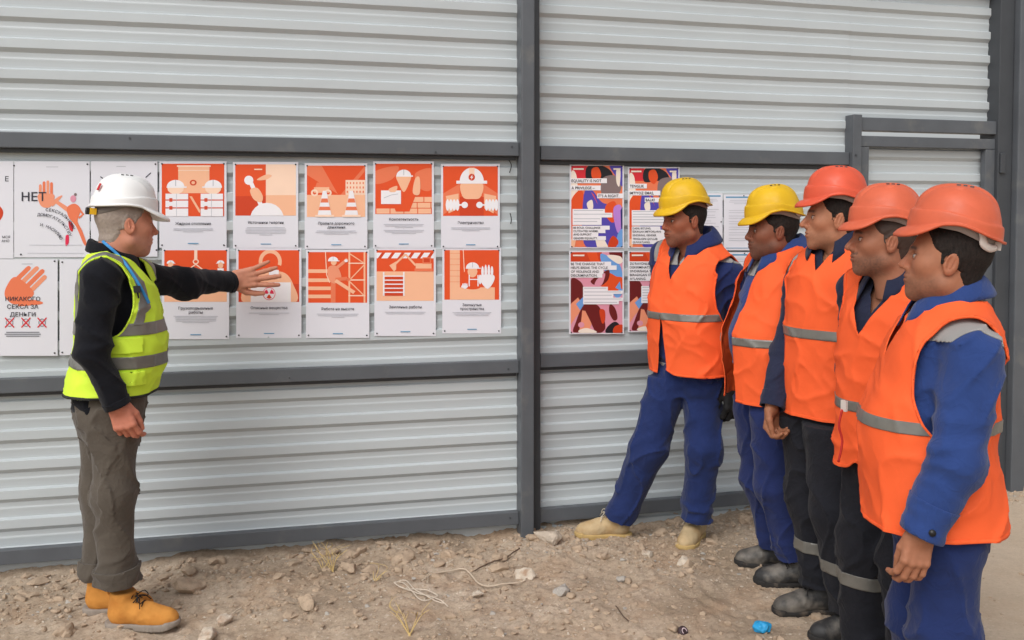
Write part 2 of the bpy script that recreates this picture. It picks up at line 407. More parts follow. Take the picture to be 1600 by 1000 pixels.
# ================================================================== fence
SHEET = mat('galvanised_sheet', lin(185, 192, 195), rough=.42, spec=.4, vary=.035, vscale=1.3, stretch=(1, 1, 4), rvary=.08, bump=.05, bscale=4, bdist=.01)
FRAME = mat('graphite_paint', lin(88, 92, 97), rough=.45, spec=.45, vary=.10, vscale=7, rvary=.12, col2=lin(112, 112, 110), c2scale=5, c2lo=.6, c2hi=.8)
FRAME_D = mat('dark_paint_and_shade', lin(66, 69, 73), rough=.5, spec=.4, vary=.10, vscale=7, rvary=.1)  # dark steel parts, and the shade painted in at rails and gap
RUBBER = mat('black_rubber', lin(24, 24, 25), rough=.7)
PITCHZ = .1375
def sheet(W, s0, s1, z0, z1, phase, parent, back=-.045, seed=0):
    """horizontal trapezoidal ribs: narrow crowns proud of wide pans"""
    zs = []
    k = math.floor((z0 - phase) / PITCHZ) - 1
    while phase + k * PITCHZ < z1 + .2:
        c = phase + k * PITCHZ                        # centre of the slope that faces down
        for dz, o in ((-.070, -.0172), (-.0545, -.0160), (-.042, -.0146), (-.038, -.0148), (-.0315, -.0170), (-.028, -.0172), (-.0105, -.0172), (-.009, -.0165), (.0078, -.0010), (.0095, 0), (.0485, 0), (.050, -.0010), (.0565, -.0165), (.058, -.0172)):
            zs.append((c + dz, o))
        k += 1
    zs = [(z, o) for z, o in zs if z0 < z < z1]; zs = [(z0, zs[0][1])] + zs + [(z1, zs[-1][1])]
    ns = max(2, int((s1 - s0) / .12)); S = np.linspace(s0, s1, ns); V = []
    for z, o in zs:
        for s in S:
            wob = .0045 * perlin(np.array([[s * 1.3, z * 2.2, seed]]), 3)[0] + .0022 * perlin(np.array([[s * 5, z * 4, seed]]), 4)[0]
            V.append(wp(W, s, z + wob * .35, back + o + wob))
    n = len(zs); I = np.arange(n * ns).reshape(n, ns)
    F = np.stack([I[:-1, :-1], I[:-1, 1:], I[1:, 1:], I[1:, :-1]], -1).reshape(-1, 4)
    T = tris(F); V2, T2 = thicken(np.array(V), T, .0012)
    o = obj('corrugated_sheet', V2, T2, SHEET, parent, smooth=False)
    return o
def bar(name, W, s0, s1, z0, z1, o0, o1, m, parent, lean=0.0, bev=.004):
    """hollow-section bar: a box with rounded edges; s,z on the fence plane, o = proud of it"""
    bm = bmesh.new(); bmesh.ops.create_cube(bm, size=1)
    for v in bm.verts:
        s = s0 + (v.co.x + .5) * (s1 - s0); z = z0 + (v.co.z + .5) * (z1 - z0); o = o0 + (.5 - v.co.y) * (o1 - o0)
        v.co = Vector(wp(W, s - lean * (z - z0), z, o))
    bmesh.ops.bevel(bm, geom=bm.edges[:], offset=bev, segments=2, affect='EDGES', profile=.6)
    me = bpy.data.meshes.new(name); bm.to_mesh(me); bm.free(); me.materials.append(m)
    ob = bpy.data.objects.new(name, me); COL.objects.link(ob); ob.parent = parent
    return ob
def screw(W, s, z, o, parent, r=.006):
    mb = MB(); c = wp(W, s, z, o); ring = []
    for j in range(6):
        a = j * math.pi / 3; ring.append(c + W['t'] * r * math.cos(a) + np.array([0, 0, r * math.sin(a)]))
    V = ring + [p + W['n'] * .004 for p in ring]
    mb.add(V, [(i, (i + 1) % 6, 6 + (i + 1) % 6, 6 + i) for i in range(6)] + [tuple(range(6, 12))])
    return mb.build('screw', FRAME_D, parent)

BLKP = mat('black_plastic', lin(28, 28, 30), rough=.45)
# left leaf
gl = tag(empty('gate_leaf', LW['A'] * 0), 'left wide gate leaf of pale ribbed sheet in a grey steel frame', 'gate', 'gate leaves of ribbed sheet')
sheet(LW, -1.3, 2.455, 1.985, 3.02, 2.116, gl, seed=1)
sheet(LW, -1.3, 2.455, .875, 1.98, 2.116, gl, seed=2)
sheet(LW, -1.3, 2.455, -.10, .87, 2.116, gl, seed=3)
for z0, z1 in ((1.948, 2.018), (.838, .905), (.046, .114), (2.96, 3.03)):
    bar('rail', LW, -1.32, 2.447, z0, z1, -.038, .002, FRAME, gl)
    if z0 > .1: bar('shade_strip', LW, -1.32, 2.44, z0 - .020, z0 - .002, -.043, -.03, FRAME_D, gl, bev=.002)  # dark strip added to stand for the shade under the rail
bar('stile', LW, 2.449, 2.517, -.03, 3.05, -.06, .045, FRAME, gl, bev=.006)
for s, z in ((2.39, .862), (2.41, 1.995), (2.40, .085), (2.02, 1.96), (1.3, .86), (.6, 2.0)): screw(LW, s, z, .002, gl, .005)
for pts in ([(795, 250), (799, 258), (796, 270)], [(797, 333), (799, 342), (798, 350)]):
    mb = MB(); mb.tube(spline([wp(LW, *whit(LW, x, y, -.03), -.03) for x, y in pts], 8), .0025, 5); mb.build('wire_end', BLKP, gl, True)
# right leaf
gr = tag(empty('gate_leaf', (0, 0, 0)), 'right gate leaf of pale ribbed sheet behind the workers', 'gate', 'gate leaves of ribbed sheet')
sheet(RW, -.13, 1.72, 1.975, 3.02, 2.137, gr, seed=4)
sheet(RW, 1.685, 2.70, 2.16, 3.02, 2.137, gr, seed=5, back=-.046)
sheet(RW, -.13, 1.72, .885, 1.97, 2.137, gr, seed=6)
sheet(RW, -.13, 1.72, -.08, .88, 2.137, gr, seed=7)
for z0, z1 in ((1.936, 2.008), (.852, .922), (.026, .098)):
    bar('rail', RW, -.127, 1.694, z0, z1, -.038, .002, FRAME, gr)
    if z0 > .1: bar('shade_strip', RW, -.127, 1.69, z0 - .020, z0 - .002, -.043, -.03, FRAME_D, gr, bev=.002)  # painted shade below the rails of this leaf too
bar('rail', RW, -.127, 2.69, 2.96, 3.03, -.038, .002, FRAME, gr)
bar('stile', RW, -.168, -.128, -.03, 3.05, -.06, .012, FRAME_D, gr, lean=.004)  # darker tone also holds the shade of the gap beside it
bar('door_post', RW, 1.696, 1.752, -.03, 2.218, -.05, .03, FRAME, gr)
bar('header', RW, 1.754, 2.705, 2.130, 2.206, -.045, .012, FRAME, gr)
screw(RW, 1.715, 1.99, .03, gr, .007)
# wicket door
wd = tag(empty('wicket_door', (0, 0, 0)), 'narrow ribbed sheet door in the fence beside the corner post', 'door')
sheet(RW, 1.80, 2.64, .08, 2.065, 1.845, wd, seed=8)
bar('top_bar', RW, 1.762, 2.692, 2.043, 2.103, -.035, .004, FRAME, wd)
bar('bottom_bar', RW, 1.82, 2.612, .06, .12, -.035, .004, FRAME, wd)
bar('stile', RW, 1.762, 1.82, .06, 2.041, -.035, .004, FRAME, wd)
bar('stile', RW, 2.612, 2.692, .06, 2.041, -.035, .004, FRAME, wd)
# corner post and the panel beyond it
gp = tag(empty('gate_post', (0, 0, 0)), 'tall dark grey steel post at the right of the door', 'post')
bar('hinge_stile', RW, 2.70, 2.80, -.05, 3.1, -.12, .03, FRAME_D, gp, lean=.012, bev=.006)
bar('post', RW, 2.805, 2.92, -.05, 3.1, -.06, .07, FRAME, gp, lean=.012, bev=.008)
for z in (.5, 1.9): bar('hinge', RW, 2.685, 2.72, z, z + .12, .03, .045, FRAME_D, gp, bev=.006)
fp = tag(empty('fence_panel', (0, 0, 0)), 'pale ribbed fence panel at the right edge beyond the post', 'fence')
sheet(RW, 2.93, 5.2, .26, 3.0, 2.05, fp, back=-.1, seed=9)
bar('rail', RW, 2.93, 5.2, .13, .255, -.15, -.06, FRAME, fp)
bar('rail', RW, 2.93, 5.2, 1.95, 2.02, -.1, -.06, FRAME, fp)
# ================================================================== posters
PAPER = mat('white_poster_paper', lin(222, 222, 230), rough=.5, spec=.35, vary=.02, vscale=3)
INK = {k: mat('print_' + k, lin(*v), rough=.5, spec=.35, vary=.03, vscale=6) for k, v in dict(
    orange=(226, 82, 36), deep=(205, 66, 30), mid=(232, 122, 84), peach=(243, 186, 150), pale=(247, 214, 190), white=(238, 236, 240), skin=(236, 150, 116), grey=(120, 122, 132), light=(186, 188, 196),
    dark=(50, 50, 62), black=(34, 32, 38), blue=(92, 150, 186), violet=(84, 74, 172), lilac=(186, 132, 214), red=(214, 44, 56), maroon=(108, 30, 30), pink=(222, 150, 170), brown=(98, 52, 44), sky=(110, 160, 220), navy=(52, 52, 110), taupe=(130, 112, 112), cream=(240, 226, 212), crimson=(222, 40, 80)).items()}
INKS = list(INK); INKI = {k: i for i, k in enumerate(INKS)}
_fc = bpy.data.curves.new('lettering', 'FONT'); _fo = bpy.data.objects.new('lettering', _fc); COL.objects.link(_fo)
_tc = {}
def glyphs(txt):
    if txt in _tc: return _tc[txt]
    _fc.body = txt; _fc.offset = .010; _fc.resolution_u = 2; dg = bpy.context.evaluated_depsgraph_get(); dg.update()
    me = bpy.data.meshes.new_from_object(_fo.evaluated_get(dg)); V = np.array([v.co[:2] for v in me.vertices]).reshape(-1, 2); F = [tuple(p.vertices) for p in me.polygons]
    bpy.data.meshes.remove(me); _tc[txt] = (V, F); return V, F
def circ(x, y, r, n=20, ry=None, a0=0, a1=360):
    ry = ry or r; full = abs(a1 - a0) >= 360
    a = np.radians(np.linspace(a0, a1, n, endpoint=not full)); return [(x + r * math.cos(t), y + ry * math.sin(t)) for t in a]
def rect(x0, y0, x1, y1): return [(x0, y0), (x1, y0), (x1, y1), (x0, y1)]
def ring(x, y, r0, r1, n=24, a0=0, a1=360):
    return [('q', p) for p in zip(circ(x, y, r0, n, None, a0, a1), circ(x, y, r1, n, None, a0, a1))]
def blob(pts, n=6): P = np.array(pts + pts[:1], float); return [tuple(p) for p in closed_spline(pts, n)]
def closed_spline(pts, n):
    P = np.array(pts, float); k = len(P); o = []
    for i in range(k):
        p0, p1, p2, p3 = P[(i - 1) % k], P[i], P[(i + 1) % k], P[(i + 2) % k]
        for f in np.linspace(0, 1, n, endpoint=False): o.append(.5 * (2 * p1 + (p2 - p0) * f + (2 * p0 - 5 * p1 + 4 * p2 - p3) * f * f + (3 * p1 - p0 - 3 * p2 + p3) * f ** 3))
    return o
def line(pts, w):
    """a stroke as quads"""
    P = np.array(pts, float); out_ = []
    for a, b in zip(P[:-1], P[1:]):
        d = b - a; d = d / (np.linalg.norm(d) + 1e-9); n = np.array([-d[1], d[0]]) * w / 2; out_.append([tuple(a - n), tuple(b - n), tuple(b + n), tuple(a + n)])
    return out_
def clip_rect(poly, x0, y0, x1, y1):
    for ax, lim, sg in ((0, x0, 1), (0, x1, -1), (1, y0, 1), (1, y1, -1)):
        o = []
        for i in range(len(poly)):
            a, b = poly[i], poly[(i + 1) % len(poly)]; ia, ib = sg * (a[ax] - lim) >= 0, sg * (b[ax] - lim) >= 0
            if ia: o.append(a)
            if ia != ib: t = (lim - a[ax]) / (b[ax] - a[ax]); o.append((a[0] + t * (b[0] - a[0]), a[1] + t * (b[1] - a[1])))
        poly = o
        if len(poly) < 3: return []
    return poly
class Poster:
    """a sheet of paper on the ribs; print is laid on in thin layers. coordinates: x 0..1, y 0 (top)..1 (bottom)"""
    def __init__(s, W, px, label, cat='poster', group=None, off=-.041, name='poster'):
        (x0, y0, x1, y1) = px
        c = [whit(W, x, y, off) for x, y in ((x0, y0), (x1, y0), (x1, y1), (x0, y1))] if len(px) == 4 else None
        s.W, s.off = W, off; s.c = np.array(c)                 # (s,z) of TL, TR, BR, BL
        s.seed = rnd.random() * 50
        s.w = np.linalg.norm(s.c[1] - s.c[0]); s.h = np.linalg.norm(s.c[3] - s.c[0]); s.lay = 0
        n = 2; V = []
        for j in range(n + 1):
            for i in range(n + 1): V.append(s.P(i / n, j / n, 0))
        I = np.arange((n + 1) ** 2).reshape(n + 1, n + 1); F = np.stack([I[:-1, :-1], I[1:, :-1], I[1:, 1:], I[:-1, 1:]], -1).reshape(-1, 4)
        V2, T2 = thicken(np.array(V), tris(F), .0003)
        s.o = tag(obj(name, V2, T2, PAPER, None, smooth=False), label, cat, group)
        s.mb = MB(); s.x = (0, 0, 1, 1)
    def P(s, u, v, lay):
        a = s.c[0] * (1 - u) * (1 - v) + s.c[1] * u * (1 - v) + s.c[2] * u * v + s.c[3] * (1 - u) * v
        return wp(s.W, a[0], a[1], s.off + .0005 * lay)
    def box(s, x0, y0, x1, y1): s.x = (x0, y0, x1, y1)
    def poly(s, pts, col, keep=False):
        if not keep: s.lay += .18
        pts = [(s.x[0] + p[0] * (s.x[2] - s.x[0]), s.x[1] + p[1] * (s.x[3] - s.x[1])) for p in pts]
        pts = clip_rect(pts, s.x[0], s.x[1], s.x[2], s.x[3])
        if len(pts) < 3: return
        ar = sum(a[0] * b[1] - b[0] * a[1] for a, b in zip(pts, pts[1:] + pts[:1]))
        if ar > 0: pts = pts[::-1]
        if len(pts) > 4 or max(p[0] for p in pts) - min(p[0] for p in pts) > .3:   # cut into strips so that it follows the sheet
            ys = np.linspace(min(p[1] for p in pts), max(p[1] for p in pts), 6); xs = np.linspace(min(p[0] for p in pts), max(p[0] for p in pts), 6)
            big = (ys[-1] - ys[0]) > .2 or (xs[-1] - xs[0]) > .2
            if False:
                for a, b in zip(ys[:-1], ys[1:]):
                    for c, d in zip(xs[:-1], xs[1:]):
                        q = clip_rect(pts, c, a, d, b)
                        if len(q) > 2: s.mb.add([s.P(x, y, 1 + s.lay) for x, y in q], [tuple(range(len(q)))], INKI[col])
                return
        s.mb.add([s.P(x, y, 1 + s.lay) for x, y in pts], [tuple(range(len(pts)))], INKI[col])
    def rect(s, x0, y0, x1, y1, col): s.poly(rect(x0, y0, x1, y1), col)
    def stroke(s, pts, w, col):
        s.lay += .18
        for q in line(pts, w): s.poly(q, col, True)
    def ringp(s, x, y, r0, r1, col, asp=1.0, a0=0, a1=360, n=22):
        s.lay += .18; a = np.radians(np.linspace(a0, a1, n))
        for t, u in zip(a[:-1], a[1:]):
            s.poly([(x + r0 * math.cos(t), y + r0 * asp * math.sin(t)), (x + r1 * math.cos(t), y + r1 * asp * math.sin(t)), (x + r1 * math.cos(u), y + r1 * asp * math.sin(u)), (x + r0 * math.cos(u), y + r0 * asp * math.sin(u))], col, True)
    def done(s, name='print'):
        if s.mb.f: s.mb.build(name, [INK[k] for k in INKS], s.o)
        s.mb = MB()
    def text(s, txt, x, y, h, col='dark', align='c', name='lettering', maxw=None, rot=0.0, bold=False):
        """h = capital height as a share of the sheet height, (x,y) = baseline point"""
        V, F = glyphs(txt); V = V.copy() / .70; V[:, 0] -= V[:, 0].min(); wd = V[:, 0].max(); hh = h * s.h; sx = hh
        if maxw and wd * sx > maxw * s.w: sx = maxw * s.w / wd
        if align == 'c': V[:, 0] -= wd / 2
        elif align == 'r': V[:, 0] -= wd
        X = V[:, 0] * sx; Y = V[:, 1] * hh; c_, s_ = math.cos(rot), math.sin(rot); X, Y = X * c_ - Y * s_, X * s_ + Y * c_
        s.lay += .3
        mb = MB(); mb.add([s.P(x + a / s.w, y - b / s.h, 1.4 + s.lay) for a, b in zip(X, Y)], F); mb.build(name, INK[col], s.o)
    def lines(s, x, y, widths, dy=.017, col='light', th=.006):
        for i, w_ in enumerate(widths): s.lay += .02; s.rect(x - w_ / 2, y + i * dy, x + w_ / 2, y + i * dy + th, col)
    def pins(s, pts=((.04, .03), (.96, .03), (.04, .97), (.96, .97))):
        for x, y in pts:
            c = s.P(x, y, 4); mb = MB(); W = s.W; r = .0042; ring_ = [c + W['t'] * r * math.cos(j * math.pi / 3) + np.array([0, 0, r * math.sin(j * math.pi / 3)]) for j in range(6)]
            mb.add(ring_ + [c + W['n'] * .004], [(i, (i + 1) % 6, 6) for i in range(6)]); mb.build('screw_head', BLKP, s.o)
def convex(p):
    s_ = 0
    for i in range(len(p)):
        a, b, c = p[i], p[(i + 1) % len(p)], p[(i + 2) % len(p)]; z = (b[0] - a[0]) * (c[1] - b[1]) - (b[1] - a[1]) * (c[0] - b[0])
        if abs(z) > 1e-9:
            if s_ and (z > 0) != (s_ > 0): return False
            s_ = z
    return True
def hardhat(p, x, y, r, flip=1, col='white'):
    p.poly(circ(x, y, r, 16, r * .95, 180, 360), col); p.rect(x - r * (1.25 if flip < 0 else 1.02), y - r * .05, x + r * (1.25 if flip > 0 else 1.02), y + r * .13, col); p.stroke([(x, y - r * .95), (x, y - r * .1)], r * .1, 'light')
def glove(p, x, y, w, h, col='white', flip=1):
    p.poly(blob([(x, y + h), (x - w * .5, y + h * .7), (x - w * .5, y + h * .45), (x + w * .5, y + h * .45), (x + w * .45, y + h * .75)]), col)
    for i in range(4): p.poly(circ(x - w * .36 + i * w * .24, y + h * .3, w * .105, 10, h * (.28 if i in (1, 2) else .22)), col)
    p.poly(circ(x - flip * w * .55, y + h * .62, w * .12, 10, h * .2), col)

GR = 'safety posters on the left gate leaf'
def safety(px, label, title, draw, widths, ty=.685, split=.60, wl=None):
    p = Poster(LW, px, label, group=GR); p.box(.035, .028, .965, split); p.rect(0, 0, 1, 1, 'orange'); draw(p); p.box(0, 0, 1, 1); 
    p.lines(.5, ty + (.045 if isinstance(title, str) else .075) + .01, widths); p.rect(.42, .945, .58, .955, 'blue'); p.done('print')
    for i, t in enumerate([title] if isinstance(title, str) else title): p.text(t, .5, ty + .014 + i * .045, .030, maxw=.72)
    p.pins(); return p
def d_barrels(p):
    p.rect(.26, .04, .76, .56, 'peach'); p.rect(.24, .03, .78, .06, 'pale'); p.rect(.26, .12, .76, .135, 'pale')
    p.ringp(.5, .36, .03, .055, 'deep')
    for x, f in ((.22, 1), (.82, -1)):
        p.poly(circ(x, .47, .13, 16, .11), 'pale'); hardhat(p, x, .44, .14, f)
    for x in (.06, .62):
        p.rect(x, .57, x + .36, 1, 'white')
        for y in (.68, .83): p.rect(x, y, x + .36, y + .022, 'deep'); p.rect(x + .06, y - .025, x + .11, y + .045, 'deep')
        p.rect(x + .17, .57, x + .178, 1, 'light')
    p.poly([(.44, .62), (.48, .62), (.62, .9), (.60, .94)], 'peach')
def d_energy(p):
    p.rect(0, .62, 1, 1, 'deep'); p.rect(.5, 0, 1, 1, 'peach'); p.rect(.5, .0, 1, .6, 'pale'); p.poly(blob([(.35, .3), (.5, .2), (.6, .22), (.5, .3)]), 'peach'); p.rect(.31, .085, .44, .11, 'pale')
    p.stroke([(.24, .32), (.34, .58), (.42, .8)], .07, 'white'); p.poly(circ(.22, .31, .075, 14, .09), 'white')
    p.poly(blob([(.24, .5), (.36, .46), (.45, .62), (.42, .74), (.3, .68)]), 'peach'); p.poly(circ(.52, 1.08, .28, 24, .33), 'white')
def d_road(p):
    p.poly([(0, 0), (1, 0), (1, .1), (.62, .62), (0, .18)], 'mid'); p.poly([(.25, 0), (1, 0), (.55, .6)], 'orange'); p.rect(0, .57, 1, 1, 'peach')
    p.rect(.12, .42, .38, .53, 'peach'); p.poly([(.14, .42), (.17, .33), (.28, .33), (.32, .42)], 'mid')
    for x in (.13, .36): p.ringp(x, .53, .03, .062, 'pale', 1.1)
    p.rect(.66, .28, 1, .57, 'pale')
    for j in range(3):
        for i in range(6): p.rect(.68 + i * .055, .32 + j * .085, .70 + i * .055, .36 + j * .085, 'mid')
    for x in (.3, .76):
        p.poly([(x - .03, .49), (x + .03, .49), (x + .12, .98), (x - .12, .98)], 'white'); p.poly([(x - .052, .64), (x + .052, .64), (x + .068, .72), (x - .068, .72)], 'mid'); p.poly([(x - .085, .80), (x + .085, .80), (x + .1, .87), (x - .1, .87)], 'mid'); p.rect(x - .16, .96, x + .16, 1, 'pale')
def d_skill(p):
    p.poly(blob([(0, .15), (.4, .05), (.3, .3), (0, .4)]), 'mid'); p.poly(blob([(.7, .2), (1, .1), (1, .5), (.8, .5)]), 'mid')
    for j, x in ((0, .02), (1, .5), (2, .62)):
        while x < 1: p.rect(x, .89 - j * .115, x + .23, .99 - j * .115, 'peach'); x += .245
    p.poly([(.2, .5), (.35, .33), (.62, .33), (.74, .55), (.6, .95), (.36, .95)], 'orange'); p.poly(blob([(.37, .22), (.62, .22), (.58, .42), (.5, .56), (.42, .42)]), 'peach'); hardhat(p, .5, .24, .13)
    p.rect(.1, .53, .45, .8, 'white'); p.stroke([(.15, .68), (.28, .62), (.4, .6)], .012, 'light'); p.poly(blob([(.24, .5), (.38, .44), (.36, .55), (.26, .56)]), 'peach'); p.poly(blob([(.66, .58), (.70, .3), (.78, .28), (.78, .6)]), 'peach')
def d_electric(p):
    p.poly([(0, .55), (.3, .35), (.3, .75), (0, .98)], 'mid'); p.poly([(1, .55), (.72, .35), (.72, .75), (1, .98)], 'mid'); p.rect(.3, .62, .74, 1, 'deep')
    p.rect(.34, .36, .7, .6, 'peach'); p.poly(blob([(.33, .34), (.71, .34), (.68, .62), (.52, .66), (.36, .62)]), 'peach'); p.poly([(.05, .6), (.28, .55), (.28, .85), (.1, .95)], 'peach'); p.poly([(.97, .6), (.75, .55), (.75, .85), (.92, .95)], 'peach')
    p.poly(circ(.52, .31, .22, 20, .28, 180, 360), 'white'); p.rect(.24, .29, .80, .35, 'white'); p.rect(.47, .03, .57, .2, 'pale'); p.poly(circ(.52, .22, .06, 14, .07), 'deep'); p.poly([(.54, .16), (.49, .23), (.52, .23), (.50, .28), (.55, .21), (.52, .21)], 'white')
    for x, f in ((.17, 1), (.88, -1)):
        for i in range(4): p.poly(circ(x - .09 + i * .06, .78, .034, 10, .12), 'white')
        p.stroke([(x + f * .1, .78), (x + f * .2, .78)], .03, 'white'); p.poly(circ(x + f * .22, .78, .06, 12, .065), 'white')
def d_lift(p):
    p.rect(0, .72, 1, 1, 'peach'); p.stroke([(.5, 0), (.5, .18)], .05, 'pale'); p.ringp(.5, .22, .03, .05, 'pale'); p.stroke([(.2, .55), (.5, .27), (.8, .55)], .02, 'pale'); p.rect(.2, .55, .82, .75, 'mid'); p.rect(.28, .6, .4, .75, 'pale')
    for x in (.1, .9): hardhat(p, x, .25, .06, 1 if x < .5 else -1); p.poly(circ(x, .29, .045, 12, .06), 'peach'); p.rect(x - .05, .35, x + .05, .75, 'white')
def d_substance(p):
    p.rect(0, .65, 1, 1, 'deep'); p.ringp(.52, .22, .13, .19, 'peach', 1.25, 150, 380); p.poly(blob([(.1, 1.02), (.12, .66), (.3, .45), (.72, .42), (.9, .66), (.92, 1.02)]), 'peach'); p.rect(.2, .62, .86, 1, 'white'); p.rect(.5, .38, .66, .55, 'white')
    p.poly(circ(.5, .84, .105, 22, .125), 'crimson'); p.poly(circ(.5, .84, .095, 22, .113), 'white')
    for a in (30, 150, 270):
        t0, t1 = math.radians(a - 32 + 180), math.radians(a + 32 + 180); p.poly([(.5, .84), (.5 + .082 * math.cos(t0), .84 + .095 * math.sin(t0)), (.5 + .082 * math.cos((t0 + t1) / 2), .84 + .1 * math.sin((t0 + t1) / 2)), (.5 + .082 * math.cos(t1), .84 + .095 * math.sin(t1))], 'crimson' if a != 270 else 'deep')
    p.poly(circ(.5, .84, .018, 10, .02), 'white')
def d_height(p):
    for y in (.34, .52, .68, .84): p.rect(0, y, .4, y + .07, 'peach')
    p.rect(.38, .55, .46, 1, 'mid')
    for x in (.68, .94): p.rect(x, 0, x + .03, 1, 'peach')
    for y in (.22, .55, .86): p.stroke([(.68, y), (.97, y)], .022, 'pale')
    p.stroke([(.70, .03), (.95, .22)], .02, 'peach'); p.stroke([(.95, .25), (.70, .55)], .02, 'peach'); p.stroke([(.70, .58), (.95, .86)], .02, 'peach'); p.stroke([(.29, 0), (.31, .45), (.36, .6)], .014, 'pale')
    p.poly(blob([(.34, .3), (.48, .28), (.56, .5), (.44, .62), (.34, .52)]), 'skin'); p.stroke([(.46, .33), (.6, .2), (.66, .13)], .055, 'skin'); p.stroke([(.46, .54), (.66, .52), (.70, .56)], .07, 'mid'); p.stroke([(.46, .56), (.62, .68), (.78, .8)], .065, 'peach')
    p.poly(circ(.43, .2, .05, 12, .06), 'peach'); hardhat(p, .42, .17, .085, 1); p.poly(circ(.64, .17, .03, 10), 'white')
def d_dig(p):
    p.rect(0, .42, 1, 1, 'peach'); p.rect(0, .05, 1, .16, 'white')
    for i in range(6): x = .02 + i * .17; p.poly([(x, .16), (x + .07, .05), (x + .13, .05), (x + .06, .16)], 'deep')
    p.stroke([(.28, .32), (.5, .08), (.68, .3)], .035, 'peach'); p.poly([(.22, .3), (.34, .22), (.34, .38), (.3, .42)], 'peach'); p.rect(.68, .26, .96, .36, 'peach'); p.rect(.8, .14, .95, .27, 'mid'); p.rect(.82, .16, .93, .24, 'deep'); p.rect(.66, .36, .98, .42, 'mid')
    p.rect(.14, .5, .46, .9, 'deep')
    for x in (.11, .46): p.rect(x, .43, x + .025, .9, 'white')
    for y in (.5, .58, .66, .74, .82): p.rect(.12, y, .48, y + .022, 'white')
def d_space(p):
    p.rect(.1, 0, .28, .75, 'peach')
    for i in range(6): p.rect(.1, .06 + i * .115, .28, .067 + i * .115, 'mid')
    p.rect(.1, .75, .92, 1, 'peach'); p.stroke([(.34, 0), (.36, .4), (.4, .7)], .014, 'pale'); p.poly(blob([(.38, .4), (.62, .4), (.66, .75), (.36, .75)]), 'orange'); p.poly(circ(.51, .43, .09, 14, .12), 'peach'); hardhat(p, .51, .36, .12)
    for x in (.44, .6): p.rect(x, .5, x + .02, .73, 'white')
    p.rect(.44, .58, .62, .6, 'white'); glove(p, .78, .28, .24, .5); glove(p, .37, .66, .1, .12)
safety((249, 252, 354, 387), 'orange poster of two helmets over strapped barrels above the crane poster', 'Жидкое отопление', d_barrels, (.58, .6, .3), ty=.72, split=.635)
safety((364, 253, 466, 388), 'orange poster of a bright torch beam, top row beside the helmets poster', 'Источники энергии', d_energy, (.58, .62, .63, .62, .6, .2), ty=.70, split=.62)
safety((476, 255, 574, 389), 'orange poster of two striped traffic cones and a loader', ('Правила дорожного', 'движения'), d_road, (.62, .66, .4), ty=.70, split=.625)
safety((583, 252, 678, 388), 'orange poster of a helmeted bricklayer holding a white sheet', 'Компетентность', d_skill, (.66, .62, .3, 0.01, .66, .62, .4), ty=.665, split=.605)
safety((689, 256, 781, 389), 'orange poster of a helmeted electrician joining a plug and socket', 'Электричество', d_electric, (.66, .66, .3), ty=.69, split=.61)
safety((253, 387, 358, 530), 'orange poster of a crane hook between two workers behind the sleeve', ('Грузоподъемные', 'работы'), d_lift, (.66, .62, .6, .6, .4), ty=.66, split=.59)
safety((369, 387, 471, 528), 'orange poster of a canister with a radiation sign under the hand', 'Опасные вещества', d_substance, (.62, .3), ty=.665, split=.60)
safety((478, 390, 577, 528), 'orange poster of a climber in harness on scaffolding', 'Работа на высоте', d_height, (.66, .62, .2), ty=.67, split=.60)
safety((585, 387, 681, 525), 'orange poster of an excavator, striped tape and a pit ladder', 'Земляные работы', d_dig, (.66, .62), ty=.67, split=.60)
safety((691, 387, 783, 521), 'orange poster of a worker in a shaft raising a white glove', ('Замкнутые', 'пространства'), d_space, (.66, .6, .56), ty=.665, split=.605)

def big_hand(p, x, y, w, h, ang=0, col='mid', c2='skin'):
    c_, s_ = math.cos(ang), math.sin(ang); asp = p.w / p.h
    tr = lambda q: (x + (q[0] * c_ - q[1] * s_) * w, y + (q[0] * s_ + q[1] * c_) * w * asp * (h / w / asp if False else 1))
    for i, (fx, l) in enumerate(((-.36, .62), (-.13, .82), (.11, .88), (.34, .76))):
        p.poly([tr(q) for q in [(fx - .09, -.35), (fx - .09, -.35 - l), (fx - .05, -.43 - l), (fx + .05, -.43 - l), (fx + .09, -.35 - l), (fx + .09, -.35)]], c2 if i % 2 else col)
    p.poly([tr(q) for q in closed_spline([(-.46, -.38), (.46, -.38), (.48, .1), (.25, .5), (-.2, .5), (-.45, .15)], 5)], col)
    p.poly([tr(q) for q in closed_spline([(.38, .25), (.62, -.1), (.98, -.3), (1.0, -.2), (.75, .1), (.42, .45)], 5)], col)
def curved(p, txt, cx, cy, r, a0, a1, h):
    for i, ch in enumerate(txt):
        if ch == ' ': continue
        t = math.radians(a0 + (a1 - a0) * i / (len(txt) - 1)); p.text(ch, cx + r * math.cos(t), cy + r * (p.w / p.h) * math.sin(t), h, 'dark', rot=-(t + math.pi / 2))
GW = 'white conduct posters at the left end of the fence'
p = Poster(LW, (22, 252, 140, 402), 'white poster lettered НЕТ with an orange hand and dancer', group=GW)
p.rect(.42, .055, .58, .062, 'light'); big_hand(p, .42, .40, .21, .2, 0, 'skin', 'mid')
p.poly([(.52, .42), (.56, .40), (.76, .50), (.72, .54)], 'skin'); p.poly(blob([(.70, .48), (.80, .44), (.88, .5), (.84, .62), (.90, .72), (.96, .86), (.92, .86), (.82, .68), (.72, .58)]), 'mid'); p.poly(circ(.78, .39, .04, 12, .038), 'pink'); p.poly(circ(.81, .345, .02, 10, .016), 'taupe'); p.poly([(.86, .48), (.93, .55), (.86, .6), (.85, .58), (.90, .55), (.85, .51)], 'mid'); p.poly(blob([(.72, .62), (.78, .66), (.77, .73), (.73, .7)]), 'red'); p.poly(blob([(.68, .78), (.72, .77), (.72, .85), (.68, .88)]), 'crimson')
